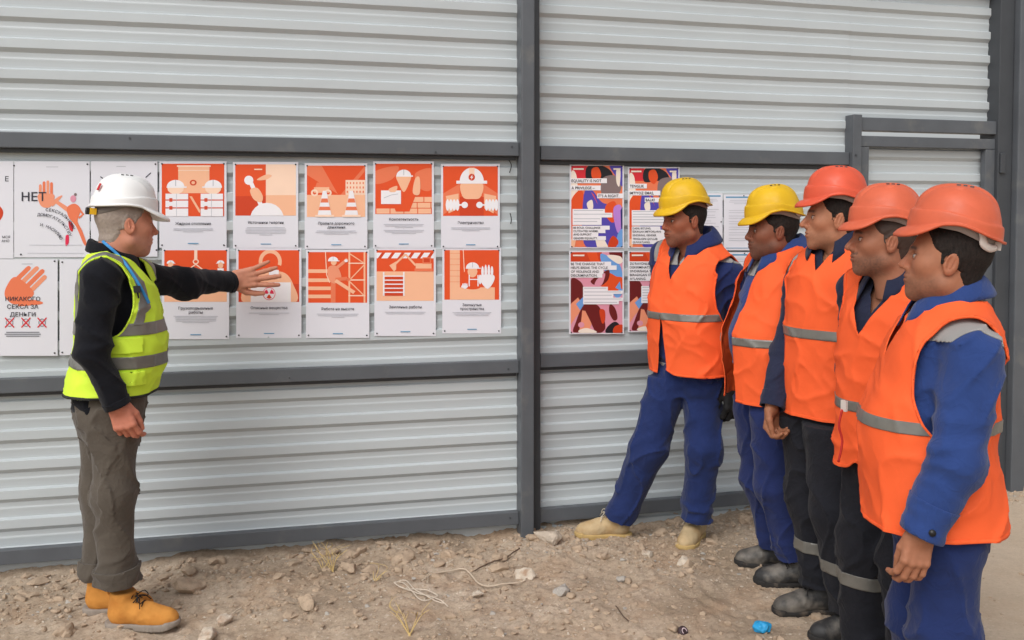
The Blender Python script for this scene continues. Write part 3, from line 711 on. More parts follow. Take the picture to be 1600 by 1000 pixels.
p.lines(.55, .87, (.7,), th=.004); p.lines(.55, .955, (.75,), th=.004); p.done(); p.text('НЕТ', .10, .412, .088, 'dark', 'l', maxw=.42)
curved(p, 'СЕКСУАЛЬНОМУ', .42, .78, .36, -88, -18, .029); curved(p, 'ДОМОГАТЕЛЬСТВУ', .34, .86, .40, -92, -18, .029); curved(p, 'И НАСИЛИЮ', .30, .92, .34, -80, -28, .029); p.pins(((.0, .045), (.97, .03), (.09, .97)))
p = Poster(LW, (-86, 252, 21, 404), 'white poster cut off by the left edge of the photo, top row', group=GW)
p.poly(blob([(.5, .5), (.74, .44), (.85, .52), (.78, .62), (.6, .64)]), 'deep'); p.done(); p.text('Е', .93, .205, .05, 'dark', 'r'); p.text('МСЯ', .95, .79, .024, 'dark', 'r'); p.text('АНО', .94, .83, .024, 'dark', 'r'); p.pins(((.04, .03), (.04, .97)))
p = Poster(LW, (142, 252, 246, 401), 'white poster half hidden behind the white helmet', group=GW, off=-.0405)
p.rect(.38, .05, .52, .058, 'light')
for a, b in (((.14, .16), (.24, .21)), ((.26, .21), (.36, .16)), ((.16, .27), (.2, .24)), ((.82, .17), (.90, .12))): p.stroke([a, b], .012, 'dark')
p.lines(.5, .86, (.7, .5), th=.004); p.done(); p.pins(((.97, .03), (.985, .93)))
p = Poster(LW, (-4, 405, 90, 556), 'white poster lettered НИКАКОГО with a slanted orange hand', group=GW)
p.rect(.40, .045, .58, .053, 'light'); big_hand(p, .34, .33, .44, .3, .75, 'mid', 'skin'); 
for i in range(3):
    x = .20 + i * .27; p.ringp(x, .655, .05, .06, 'grey', .7); 
    for s_ in (-1, 1): p.stroke([(x - .075, .655 - .05 * s_), (x + .075, .655 + .05 * s_)], .016, 'red')
p.lines(.42, .75, (.55, .6, .55), dy=.02, col='grey', th=.009); p.done(); p.text('НИКАКОГО', .42, .43, .042, 'dark', maxw=.8); p.text('СЕКСА ЗА', .42, .51, .042, 'dark', maxw=.76); p.text('ДЕНЬГИ', .42, .59, .042, 'dark', maxw=.56); p.pins(((.95, .02), (.95, .97)))
p = Poster(LW, (93, 405, 200, 555), 'white poster mostly hidden behind the lime vest', group=GW); p.lines(.5, .05, (.2,)); p.done(); p.pins(((.04, .03), (.04, .97), (.96, .97)))

GE = 'colourful equality posters on the right gate leaf'
def bgA(p):
    p.box(.03, .015, .97, .985); p.rect(0, 0, 1, 1, 'mid'); p.rect(0, 0, .3, .16, 'red'); p.poly(blob([(.3, .02), (.5, -.02), (.75, .05), (.8, .15), (.55, .16), (.3, .17)]), 'black'); p.poly(blob([(.4, .04), (.52, .02), (.58, .12), (.5, .2), (.4, .14)]), 'orange'); p.poly(blob([(.6, .16), (.85, .12), (.98, .25), (.85, .4), (.6, .36)]), 'taupe'); p.poly(blob([(.75, 0), (1, .0), (1, .25), (.88, .14)]), 'violet'); p.poly(blob([(.88, .05), (.96, .06), (.94, .25), (.88, .2)]), 'cream')
    p.poly(blob([(0, .08), (.1, .12), (.12, .4), (0, .44)]), 'cream'); p.poly(blob([(.0, .42), (.2, .3), (.26, .55), (.05, .78), (0, .7)]), 'orange'); p.poly(blob([(.24, .36), (.4, .3), (.6, .45), (.95, .55), (1, .98), (.6, 1), (.24, .95)]), 'violet'); p.poly([(.38, .32), (.52, .48), (.44, .36)], 'orange'); p.poly(blob([(.3, .46), (.4, .42), (.42, .52), (.34, .54)]), 'cream'); p.poly(blob([(.68, .48), (.85, .44), (.9, .6), (.8, .7), (.66, .6)]), 'orange'); p.poly(blob([(.84, .5), (.98, .5), (.98, .74), (.9, .82), (.82, .62)]), 'lilac'); p.poly([(.96, .55), (1, .5), (1, .8), (.97, .75)], 'navy'); p.poly(blob([(.9, .85), (1, .78), (1, 1), (.88, 1)]), 'sky'); p.poly(blob([(.74, .92), (.82, .86), (.92, .93), (.86, 1), (.72, 1)]), 'deep'); p.poly([(.46, .9), (.62, .88), (.72, 1), (.5, 1)], 'cream'); p.poly([(0, .9), (.1, .88), (.06, 1), (0, 1)], 'peach')
    p.rect(.03, .03, .24, .05, 'cream'); p.rect(.82, .03, .96, .05, 'cream')
def bgB(p):
    p.box(.03, .015, .97, .985); p.rect(0, 0, 1, 1, 'pink'); p.rect(0, 0, .6, .12, 'deep'); p.poly([(.3, .0), (.5, 0), (.55, .12), (.38, .12)], 'orange'); p.poly(blob([(.58, .02), (.8, .08), (.98, .2), (1, .5), (.85, .55), (.7, .3), (.6, .15)]), 'sky'); p.poly(blob([(.74, 0), (1, 0), (1, .13), (.85, .1)]), 'maroon'); p.poly(blob([(.7, .04), (.95, .05), (1, .12), (.9, .14)]), 'cream'); p.poly(blob([(.72, .26), (.88, .3), (1, .32), (1, .45), (.6, .5), (.6, .4)]), 'orange'); p.poly([(.86, .44), (.95, .36), (.98, .48)], 'sky'); p.poly(blob([(.38, .36), (.6, .26), (.74, .22), (.72, .34), (.55, .42)]), 'maroon'); p.poly(blob([(.5, .34), (.66, .26), (.6, .4), (.46, .42)]), 'pink')
    p.poly(blob([(0, .34), (.18, .36), (.26, .48), (.2, .6), (0, .66)]), 'maroon'); p.poly([(0, .64), (.14, .56), (.26, .68), (.1, .8), (0, .9)], 'skin'); p.poly([(.1, .64), (.26, .54), (.28, .62), (.18, .72)], 'sky'); p.poly(blob([(.2, .7), (.3, .64), (.42, .74), (.3, .95), (.05, .99), (.1, .86)]), 'maroon'); p.poly([(.22, .72), (.38, .74), (.42, .86), (.34, .98), (.16, .98), (.2, .84)], 'skin'); p.poly(blob([(.26, .66), (.5, .65), (.62, .78), (.66, .95), (.5, 1), (.38, .86)]), 'maroon'); p.poly(blob([(.55, .72), (.65, .72), (.66, .84), (.6, .88)]), 'deep'); p.poly(blob([(.76, .64), (.86, .7), (.9, .82), (.82, .84), (.74, .74)]), 'maroon'); p.poly(blob([(.7, .93), (.85, .86), (.96, .92), (.92, 1), (.68, 1)]), 'black'); p.poly(blob([(.85, .92), (1, .9), (1, 1), (.82, 1)]), 'deep'); p.poly(circ(.2, .9, .06, 12, .035), 'pink'); p.poly(blob([(.14, .98), (.3, .94), (.5, .99), (.3, 1.03)]), 'cream')
    p.rect(.04, .03, .26, .05, 'cream')
def strips(p, rows, h, col='dark', pad=.012, lh=None):
    p.box(0, 0, 1, 1)
    for x0, x1, y, t in rows: p.rect(x0, y - h - pad, x1, y + pad, 'white')
def equality(px, label, bg_, heads, small, hh, tail=(), off=-.041):
    p = Poster(RW, px, label, group=GE, off=off); bg_(p); strips(p, heads, hh); strips(p, tail, hh * .72)
    for x0, y0, x1, y1 in small:
        p.rect(x0, y0, x1, y1, 'white')
        for j in range(int((y1 - y0) / .033)): p.rect(x0 + .02, y0 + .012 + j * .033, x1 - .03 - .05 * (j % 2), y0 + .021 + j * .033, 'light')
    p.done()
    for x0, x1, y, t in heads: p.text(t, x0 + .015, y, hh, 'black', 'l', maxw=x1 - x0 - .03)
    for x0, x1, y, t in tail: p.text(t, x0 + .015, y, hh * .72, 'black', 'l', maxw=x1 - x0 - .03)
    p.pins(((.04, .02), (.96, .02), (.04, .98), (.96, .98))); return p
equality((890, 257, 975, 388), 'violet and orange poster reading EQUALITY IS NOT A PRIVILEGE', bgA, ((.015, .68, .21, 'EQUALITY IS NOT'), (.015, .565, .295, 'A PRIVILEGE –'), (.50, .99, .39, "IT'S A RIGHT.")), ((.05, .53, .64, .575), (.05, .575, .78, .63), (.05, .63, .58, .72)), .033,
         ((.05, .73, .765, 'BE BOLD, CHALLENGE'), (.05, .65, .805, 'OUTDATED NORMS,'), (.05, .52, .845, 'AND SUPPORT'), (.05, .66, .89, 'GENDER EQUALITY.')))
equality((981, 261, 1062, 388), 'violet poster reading TENGLIK, its right half behind the yellow helmet', bgA, ((.015, .36, .25, 'TENGLIK'), (.015, .62, .335, 'IMTIYOZ EMAS,'), (.32, .64, .42, 'BALKI')), ((.07, .53, .92, .72),), .033,
         ((.07, .62, .765, "DADIL BO'LING,"), (.07, .92, .805, "ESKIRGAN ME'YORLARNI"), (.07, .76, .85, 'SINDIRING, GENDER'), (.07, .76, .895, "TENGLIGINI QO'LLAB"), (.07, .55, .935, 'QUVVATLANG.')))
equality((889, 392, 975, 522), 'maroon poster reading BE THE CHANGE, below the equality poster', bgB, ((.015, .76, .17, 'BE THE CHANGE THAT'), (.015, .86, .215, 'HELPS BREAK THE CYCLE'), (.015, .62, .262, 'OF VIOLENCE AND'), (.015, .6, .308, 'DISCRIMINATION.')), ((.25, .43, .7, .475), (.25, .475, .97, .515), (.25, .515, .8, .56), (.25, .56, .98, .60), (.25, .60, .9, .64)), .029)
equality((981, 392, 1066, 519), "maroon poster reading ZO'RAVONLIK, half behind the worker's vest", bgB, ((.015, .9, .17, "ZO'RAVONLIK VA"), (.015, .9, .215, 'DISKRIMINATSIYA'), (.015, .9, .262, 'SINDIRISHGA YORDAM'), (.015, .9, .308, "BERADIGAN O'ZGARISHGA"), (.015, .6, .355, 'AYLANING.')), ((.24, .43, .9, .64),), .029)
for px, lab in (((1068, 302, 1129, 391), 'white A4 notice with blue rule right of the first yellow helmet'), ((1131, 304, 1193, 391), 'white A4 notice with blue rule left of the second yellow helmet'), ((1069, 394, 1130, 482), 'lower white A4 notice behind the shoulder in the yellow helmet row'), ((1132, 394, 1194, 482), 'lower white A4 notice between the two yellow helmeted workers')):
    p = Poster(RW, px, lab, 'notice', 'white notices pinned between the workers', name='notice'); p.rect(.05, .035, .95, .06, 'blue'); p.lines(.5, .1, (.7, .75, .5), dy=.03, th=.008)
    for j in range(6): p.rect(.12, .28 + j * .1, .9 - .1 * (j % 3), .288 + j * .1, 'light'); p.rect(.12, .32 + j * .1, .82, .328 + j * .1, 'light')
    p.rect(.05, .955, .95, .965, 'blue'); p.done(); p.pins(((.5, .02), (.96, .5)))
COL.objects.unlink(_fo); bpy.data.objects.remove(_fo); bpy.data.curves.remove(_fc)
# ================================================================== people
BLUE = mat('blue_workwear', lin(42, 64, 118), rough=.9, spec=.15, vary=.12, vscale=14, bump=.25, bscale=420, bdist=.002, wrinkle=.008, wscale=9, sheen=.15)
BLUE2 = mat('blue_twill', lin(33, 47, 92), rough=.9, spec=.15, vary=.14, vscale=12, bump=.25, bscale=420, bdist=.002, wrinkle=.008, wscale=9, sheen=.12)
NAVY = mat('navy_workwear', lin(38, 43, 64), rough=.9, spec=.15, vary=.12, vscale=14, bump=.25, bscale=420, bdist=.002, wrinkle=.008, wscale=9, sheen=.1)
NAVYB = mat('dark_blue_workwear', lin(36, 47, 92), rough=.9, spec=.15, vary=.12, vscale=14, bump=.25, bscale=420, bdist=.002, wrinkle=.008, wscale=9, sheen=.12)
BLACKW = mat('black_workwear', lin(33, 34, 40), rough=.9, spec=.15, vary=.12, vscale=14, bump=.25, bscale=420, bdist=.002, wrinkle=.008, wscale=9, sheen=.05)
FLEECE = mat('black_fleece', lin(26, 27, 32), rough=1, spec=.1, vary=.12, vscale=20, bump=.4, bscale=260, bdist=.003, wrinkle=.005, wscale=7, sheen=.1)
OLIVE = mat('olive_brown_cotton', lin(86, 79, 71), rough=.92, spec=.15, vary=.12, vscale=10, bump=.25, bscale=420, bdist=.002, wrinkle=.008, wscale=9, sheen=.15)
ORANGE = mat('fluorescent_orange_cloth', (1.0, .145, .040), rough=.7, spec=.2, vary=.06, vscale=9, bump=.15, bscale=500, bdist=.0015, wrinkle=.004, wscale=5, transl=.12)
LIME = mat('fluorescent_lime_cloth', (.72, .98, .07), rough=.7, spec=.2, vary=.05, vscale=9, bump=.15, bscale=500, bdist=.0015, wrinkle=.004, wscale=5, transl=.12)
REFL = mat('grey_reflective_tape', lin(122, 121, 116), rough=.4, spec=.5, vary=.12, vscale=25, metal=.25)
GREYC = mat('grey_workwear', lin(150, 148, 146), rough=.9, spec=.2, vary=.1, vscale=14)
PIPING = mat('black_binding', lin(30, 32, 30), rough=.8)
SKIN = mat('skin', (.4, .2, .13), rough=.55, spec=.25, tint=True, sss=.08, vary=.07, vscale=60, bump=.12, bscale=350, bdist=.001)
HAIR = mat('dark_hair', lin(36, 29, 26), rough=.75, spec=.25, vary=.5, vscale=140, bump=1.0, bscale=300, bdist=.004, stretch=(1, 1, .35))
HAIRW = mat('white_hair', lin(152, 138, 128), rough=.7, vary=.15, vscale=90, bump=.5, bscale=220, bdist=.002)
H_YEL = mat('yellow_helmet_plastic', (.68, .41, .008), rough=.5, spec=.4, vary=.09, vscale=14, rvary=.15)
H_RED = mat('orange_red_helmet_plastic', (.66, .092, .042), rough=.5, spec=.4, vary=.09, vscale=14, rvary=.15)
RELAX = ((28, 30, 20), (34, 36, 22), (38, 40, 25), (42, 42, 25))
H_ORA = mat('orange_helmet_plastic', (.62, .122, .056), rough=.52, spec=.4, vary=.10, vscale=14, rvary=.15)
H_WHT = mat('white_helmet_plastic', (.82, .82, .81), rough=.42, spec=.5, vary=.02, vscale=6)
BAND = mat('grey_headband_plastic', lin(158, 150, 146), rough=.5, vary=.08)
WHITEP = mat('pale_strap_plastic', lin(208, 200, 194), rough=.45, vary=.05)
YELP = mat('yellow_plastic', lin(236, 182, 24), rough=.4)
REDP = mat('red_print', lin(190, 36, 42), rough=.5)
B_TAN = mat('tan_nubuck', lin(188, 166, 130), rough=.9, spec=.2, vary=.12, vscale=22, col2=lin(176, 148, 108), c2scale=16, bump=.2, bscale=200, bdist=.002)
B_WHEAT = mat('wheat_nubuck', lin(203, 140, 68), rough=.88, spec=.2, vary=.1, vscale=22, col2=lin(186, 122, 56), c2scale=14, bump=.2, bscale=200, bdist=.002)
B_BLK = mat('dusty_black_leather', lin(46, 46, 47), rough=.55, spec=.4, vary=.15, vscale=20, col2=lin(120, 114, 106), c2scale=11, c2lo=.45, c2hi=.7, bump=.2, bscale=150, bdist=.002)
SOLE_T = mat('yellow_sole_rubber', lin(184, 156, 102), rough=.88, vary=.12, vscale=30)
SOLE_G = mat('grey_sole_rubber', lin(142, 132, 122), rough=.85, vary=.15, vscale=30)
SOLE_B = mat('black_sole_rubber', lin(38, 36, 35), rough=.85, vary=.2, vscale=30, col2=lin(104, 92, 80), c2scale=16, c2lo=.55, c2hi=.75)
LACE_T = mat('pale_lace', lin(196, 186, 168), rough=.9)
LACE_B = mat('black_lace', lin(30, 28, 28), rough=.9)
LANY = mat('blue_ribbon', lin(52, 140, 205), rough=.6, vary=.1, vscale=60)
METAL = mat('steel', lin(190, 190, 192), rough=.25, metal=.9)

# ---- head, in its own frame: x forward, y left, z up, origin between the ears
def head_sdf(c):
    jaw, fat, nose = c.get('jaw', 1.0), c.get('fat', 0.0), c.get('nose', 1.0)
    def f(P):
        Q = P.copy(); Q[:, 1] = np.abs(Q[:, 1])                     # mirrored
        d = sd_ell(P, (-.012, 0, .028), (.096, .078 + fat * .3, .088))
        d = smin(d, sd_ell(P, (.030, 0, -.030), (.060, .062 + fat, .078)), .04)
        d = smin(d, sd_ell(P, (.036, 0, -.078), (.050 + .5 * fat, .046 * jaw + fat, .036 + fat)), .03)
        d = smin(d, sd_ball(P, (.072, 0, -.102 - .3 * fat), .019), .028)             # chin
        d = smin(d, sd_ball(Q, (.004, .050 * jaw + fat, -.070), .020), .032)         # jaw corner
        d = smin(d, sd_ball(Q, (.058, .044, -.022), .019 + fat * .5), .026)               # cheekbone
        d = smin(d, sd_cone(Q, (.083, .008, .016), (.072, .040, .018), .0115, .010), .014)   # brow
        d = smax(d, -sd_ell(Q, (.098, .031, -.001), (.022, .020, .0135)), .012)      # socket
        ball = sd_ball(Q, (.0735, .031, -.001), .0128); d = smin(d, ball, .002)
        lid = np.maximum(sd_ball(Q, (.0730, .031, -.001), .0152), -np.minimum(Q[:, 2] + .0068, .0030 - Q[:, 2]))
        d = smin(d, lid, .0025)
        d = smin(d, sd_cone(P, (.085, 0, .010), (.083 + .029 * nose, 0, -.030), .0085, .0115), .012)   # nose
        d = smin(d, sd_ball(Q, (.098, .0115, -.036), .0085), .007)
        d = smax(d, -sd_ball(Q, (.104, .007, -.045), .0042), .003)
        d = smin(d, sd_ell(P, (.078, 0, -.062), (.020, .032, .024)), .016)           # muzzle
        d = smin(d, sd_ell(P, (.0955, 0, -.0590), (.0070, .025, .0046)), .006)       # upper lip
        d = smin(d, sd_ell(P, (.0945, 0, -.0700), (.0072, .022, .0052)), .006)       # lower lip
        d = smax(d, -sd_ell(Q, (.1035, .0, -.0642), (.0085, .027, .0012)), .003)
        # neck
        d = smin(d, sd_cone(P, (-.020, 0, -.055), (-.048, 0, -.185), .055 + fat * .8, .060 + fat * .8), .03)
        # ear
        R = rot('Y', -14) @ rot('Z', 18)
        e = sd_ell(Q, (-.006, .0815 + fat * .3, -.012), (.0195, .0075, .0325), R)
        e = smax(e, -sd_ell(Q, (-.0035, .0905 + fat * .3, -.009), (.0125, .0075, .0225), R), .0035)
        e = smin(e, sd_cone(Q, (-.010, .086 + fat * .3, .006), (-.004, .086 + fat * .3, -.020), .0018, .0022), .006)
        e = smin(e, sd_ball(Q, (.010, .084 + fat * .3, -.016), .0055), .004)
        return smin(d, e, .006)
    return f
def head_tint(V, c):
    s = np.array(c['skin']) * np.array([1.06, .94, .88]); T = np.tile(s, (len(V), 1)); x, y, z = V[:, 0], np.abs(V[:, 1]), V[:, 2]
    def mixc(w, col): nonlocal T; T = T * (1 - w[:, None]) + np.array(col) * w[:, None]
    g = lambda a, b, v: np.clip((v - a) / (b - a), 0, 1)
    n = perlin(V * 40, 2)
    red = np.exp(-(((x - .1) / .03) ** 2 + ((z + .025) / .02) ** 2 + (y / .03) ** 2)) + .7 * np.exp(-(((y - .05) / .02) ** 2 + ((z + .03) / .022) ** 2 + ((x - .06) / .04) ** 2)) + .6 * ((y > .079) & (z > -.05) & (x < .02))
    mixc(np.clip(red * .45, 0, .6), s * np.array([1.12, .78, .72]))
    st = c.get('stubble', .35)
    if st:
        w = g(-.038, -.060, z) * g(-.02, .03, x) * (1 - .55 * np.exp(-((y - .04) / .018) ** 2 - ((z + .05) / .015) ** 2)); w = w * np.clip(1 - g(-.112, -.13, z) * .7, 0, 1)
        w = np.maximum(w, np.exp(-((z + .050) / .006) ** 2) * (y < .03) * (x > .08) * c.get('tash', 1.0))
        mixc(np.clip(w * st * (1 + .5 * perlin(V * 170, 8)), 0, 1), c.get('stubcol', (.075, .05, .042)))
    lip = np.exp(-((z + .0645) / .0085) ** 2) * (y < .021) * (x > .088); mixc(lip * .55, s * np.array([.80, .5, .5]))
    eb = np.exp(-((z - (.021 - .12 * np.maximum(y - .03, 0))) / .0050) ** 2) * g(.006, .012, y) * g(.054, .044, y) * (x > .05)
    mixc(np.clip(eb * 1.1, 0, 1) * .85, c.get('brow', (.025, .02, .018)))
    r = np.sqrt((x - .0735) ** 2 + (y - .031) ** 2 + (z + .001) ** 2)
    eye = (r < .0147) & (x > .068) & (np.abs(z + .0020) < .0046)
    T[eye] = (.50, .45, .42); ir = eye & (np.hypot(y - .0315, z + .002) < .0060); T[ir] = (.02, .015, .012)
    lash = (r < .0166) & (x > .066) & (np.abs(z - .0042) < .0020); mixc(lash * .75, (.03, .02, .018))
    return T
def hair_mesh(c, hs, low=-.072):
    f0 = head_sdf(dict(c, nose=1.0)); V, F = surf(lambda P: f0(P) - .0045 - .0016 * perlin(P * 160, 5), (-.14, -.11, -.10), (.13, .11, .14), .0042); T = tris(F)
    def keep(P):
        x, y, z = P[:, 0], np.abs(P[:, 1]), P[:, 2]
        front = x - np.interp(z, [-.08, -.042, -.030, -.024, -.012, .015, .03, .07], [-.055, -.034, -.034, -.020, .021, .026, .045, .062])
        bot = low + .25 * np.maximum(x + .03, 0) - z
        ear = .025 - np.linalg.norm((P - np.array([-.004, 0, -.012]))[:, [0, 2]] / np.array([.9, 1.25]), axis=1)
        ear = np.where(y > .05, ear, -1)
        return np.maximum(np.maximum(front, bot), ear) + .0022 * perlin(P * 130, 3) + .0015 * perlin(P * 60, 4)
    V, T = clipf(V, T, keep); kk = np.clip(-keep(V) / .014, 0, 1); V = V - vnorm(V, T) * (.0058 * (1 - kk) ** 1.5)[:, None]
    return V, T

# ---- hand, in its own frame: x to the fingertips, y to the thumb side, z the back of the hand
def hand_sdf(curl, spread=4, thumb=(35, 20), k=1.0):
    segs = []
    for i, (y, L, r) in enumerate(((.031, (.042, .026, .022), .0100), (.0105, (.046, .029, .023), .0104), (-.0105, (.042, .027, .022), .0098), (-.030, (.033, .021, .019), .0088))):
        p = np.array([.090 - .004 * abs(i - 1), y, .002]); a = 0; yaw = math.radians((1.4 - i) * spread); pts = [p - np.array([.02, 0, 0]), p]
        cu = curl[i] if isinstance(curl[0], (tuple, list)) else curl
        for l, cdeg in zip(L, cu):
            a += math.radians(cdeg); p = p + l * np.array([math.cos(a) * math.cos(yaw), math.cos(a) * math.sin(yaw), -math.sin(a)]); pts.append(p)
        segs.append((pts, [r * 1.05, r * 1.05, r * .98, r * .9, r * .78]))
    t0 = np.array([.016, .026, -.006]); a, b = math.radians(thumb[0]), math.radians(thumb[1])
    d1 = np.array([math.cos(a), math.sin(a), -.35 * math.sin(b) - .15]); d1 /= np.linalg.norm(d1)
    a2 = a - math.radians(22); d2 = np.array([math.cos(a2), math.sin(a2) * .9, -math.sin(b) * .6]); d2 /= np.linalg.norm(d2)
    t1 = t0 + d1 * .042; t2 = t1 + d2 * .034; t3 = t2 + (d2 + np.array([.3, -.12, 0])) * .024
    segs.append(([t0, t1, t2, t3], [.0165, .0125, .0108, .0088]))
    def f(P):
        P = P / k; d = None
        pal = sd_rbox(P, (.050, 0, -.001), (.046, .040, .0145), .0138)
        pal = smin(pal, sd_ell(P, (.032, .022, -.010), (.032, .018, .014)), .012)
        pal = smin(pal, sd_cone(P, (-.045, 0, 0), (.012, 0, 0), .027, .027), .016)
        d = pal
        fin = None
        for pts, rs in segs:
            e = sd_chain(P, pts, rs, .004); fin = e if fin is None else np.minimum(fin, e)
        for i in range(4):
            kn = segs[i][0][1]; d = smin(d, sd_ball(P, kn + np.array([-.002, 0, .004]), .0095), .008)
        d = smin(d, fin, .006)
        return d * k
    return f
def frame3(xd, zd):
    x = np.asarray(xd, float); x = x / np.linalg.norm(x); z = np.asarray(zd, float); z = z - x * (z @ x); z /= np.linalg.norm(z)
    return np.stack([x, np.cross(z, x), z])          # rows are the axes
def make_hand(side, wrist, xd, zd, **kw):
    """side +1 left, -1 right; returns the mesh in the person's frame"""
    V, F = surf(hand_sdf(**kw), (-.06, -.075, -.115), (.21, .115, .05), .0036)
    ax = frame3(xd, zd); y = ax[1]
    thumb_dir = np.cross(ax[2], ax[0])               # for the frame as built
    V = V.copy(); flip = side > 0
    if flip: V[:, 1] *= -1; F = F[:, ::-1]
    return np.asarray(wrist, float) + V @ ax, F

# ---- helmet, in the head frame
def helmet(parent, M, m, band_m, style, person):
    nphi, nt = 144, 64; phi = np.linspace(0, 2 * math.pi, nphi, endpoint=False); cph, sph = np.cos(phi), np.sin(phi)
    A_f, A_b, Wd, Ht = .126, .130, .109, .124
    ax_ = np.where(cph > 0, A_f, A_b); base_r = 1 / np.sqrt((cph / ax_) ** 2 + (sph / Wd) ** 2)
    front = np.clip(cph, 0, 1); back = np.clip(-cph, 0, 1); side = np.abs(sph)
    rim = -.002 - .010 * front ** 2 - .026 * back ** 1.5 + .012 * side ** 4 if style != 'white' else -.004 - .012 * front ** 2 - .012 * back ** 1.5 + .004 * side ** 4
    brim = np.clip((front - .30) / .70, 0, 1); brim = brim * brim * (3 - 2 * brim)
    flare = .006 + .004 * back + .029 * brim if style != 'white' else .005 + .004 * back + .048 * brim
    V = []
    tt = np.linspace(0, 1, nt)
    for t in tt:
        th = t * math.pi / 2; rr = math.cos(th) ** .74; zz = math.sin(th) ** .92
        x = base_r * cph * rr; y = base_r * sph * rr; z = rim * (1 - zz) ** 1.0 + (Ht) * zz + 0 * x
        P = np.stack([x, y, z], 1); hgt = z - rim * (1 - zz)
        # sculpted details pushed along the outward direction
        N_ = np.stack([x / (ax_ ** 2), y / Wd ** 2, z / Ht ** 2], 1); N_ /= np.linalg.norm(N_, axis=1)[:, None]
        d = np.zeros(nphi)
        wave = .028 + .014 * front ** 1.5 * 1.6 + (-.006) * np.cos(3 * phi) * side + .004 * back      # side groove/lip line
        d += .0058 * (1 / (1 + np.exp(-(wave - hgt) / .0011)))                                       # lower skirt stands proud
        ridge = np.exp(-(np.abs(y) / .030) ** 6); d += .0042 * ridge * np.clip((hgt - .060) / .025, 0, 1) * (1 / (1 + np.exp(-(x + .118) / .008)))
        d -= .0022 * np.exp(-((np.abs(y) - .033) / .0035) ** 2) * np.clip((hgt - .070) / .02, 0, 1)
        if style == 'white':
            d += .003 * np.exp(-((np.abs(y) - .062 - .2 * (x + .05)) / .006) ** 2) * np.clip((hgt - .05) / .03, 0, 1)
        V.append(P + N_ * d[:, None])
    V = np.array(V)                                                                            # nt, nphi, 3
    # brim rows: outside edge, rolled lip, inner surface
    r0 = V[0]; outd = np.stack([cph, sph, 0 * cph], 1)
    rows = []
    drop = np.where(brim > 0, .017 * brim, 0) + .003
    for q, (u, dz) in enumerate(((.35, -.15), (.7, -.45), (.93, -.8), (1.0, -1.05))):
        e = r0 + outd * (flare * u)[:, None]; e[:, 2] += drop * dz - .006 * brim * u * u - .012 * brim * (np.abs(sph) * 0) ; 
        e[:, 2] += -.010 * u * brim * (sph ** 2) * 2.0; rows.append(e)
    lip = rows[-1] + outd * -.0015; lip[:, 2] -= .0060
    inn = rows[-1] - outd * .006; inn[:, 2] -= .002
    inner = r0 - outd * .006; inner[:, 2] -= .003
    up = r0 * np.array([.93, .93, 1]); up[:, 2] += .05
    top = r0 * np.array([.55, .55, 1]); top[:, 2] += .105
    allr = [top, up, inner, inn, lip] + rows[::-1] + list(V)
    G = np.array(allr); n = len(allr); I = np.arange(n * nphi).reshape(n, nphi); J = np.roll(I, -1, 1)
    F = np.stack([I[:-1], J[:-1], J[1:], I[1:]], -1).reshape(-1, 4)
    G = G.reshape(-1, 3)
    tr = lambda P: (np.asarray(P, float) * np.array([.905, .955, .91])) @ M[0].T + M[1]
    sh = obj('helmet', tr(G), F, m, parent)
    # headband: a strip round the head inside the shell, lower at the back
    ph = np.linspace(0, 2 * math.pi, 72, endpoint=False); c_, s_ = np.cos(ph), np.sin(ph)
    rr = 1 / np.sqrt((c_ / np.where(c_ > 0, .108, .116)) ** 2 + (s_ / .089) ** 2)
    lowz = -.012 - .040 * np.clip(-c_, 0, 1) ** 1.3 if style != 'white' else -.006 - .050 * np.clip(-c_, 0, 1) ** 1.2
    wdt = .034 if style != 'white' else .026
    st = []
    for k_, (dr, dz) in enumerate(((0, 0), (0, wdt), (.003, wdt), (.003, 0))):
        st.append(np.stack([(rr + dr) * c_, (rr + dr) * s_, lowz + dz + .010 * np.clip(c_, 0, 1)], 1))
    S = np.array(st).reshape(-1, 3); K = np.arange(4 * 72).reshape(4, 72); J = np.roll(K, -1, 1)
    F = np.concatenate([np.stack([K[a], K[b], J[b], J[a]], -1) for a, b in ((0, 1), (1, 2), (2, 3), (3, 0))])
    obj('headband', tr(S), F, band_m, sh)
    # vent slots on the crown ridge
    for x0 in (-.030, -.012, .006):
        for sy in (-1, 1):
            mb = MB()
            mb.box((x0, sy * .0285, np.interp(abs(x0), [0, .04], [.1225, .1190])), (.0055, .0035, .0022), rot('X', -14 * sy) )
            mb.v = [tuple(tr(v)) for v in mb.v]; mb.build('vent_slot', BLKP, sh)
    if style == 'strap':       # nape strap with pale clips behind the ears
        for sy in (-1, 1):
            mb = MB(); mb.tube(spline([(-.062, sy * .089, .010), (-.072, sy * .086, -.020), (-.078, sy * .080, -.042), (-.095, sy * .066, -.052), (-.108, sy * .04, -.05)], 14), [.010] * 5 + [.012] * 9, 8)
            V_ = np.array(mb.v); V_[:, 1] = sy * (.4 * np.abs(V_[:, 1]) + .6 * np.interp(V_[:, 0], [-.11, -.062], [.045, .089])); mb.v = [tuple(tr(v)) for v in V_]; mb.build('nape_strap', WHITEP, sh, True)
        mb = MB(); mb.box((-.120, 0, -.044), (.009, .036, .012)); mb.v = [tuple(tr(v)) for v in mb.v]; mb.build('adjuster', BLKP if person == 'C' else WHITEP, sh)
    elif style == 'plain':
        for sy in (-1, 1):
            mb = MB(); mb.tube(spline([(-.070, sy * .088, .008), (-.082, sy * .082, -.018), (-.098, sy * .064, -.030), (-.112, sy * .03, -.036)], 12), .0055, 6)
            mb.v = [tuple(tr(v)) for v in mb.v]; mb.build('nape_strap', WHITEP, sh, True)
    else:
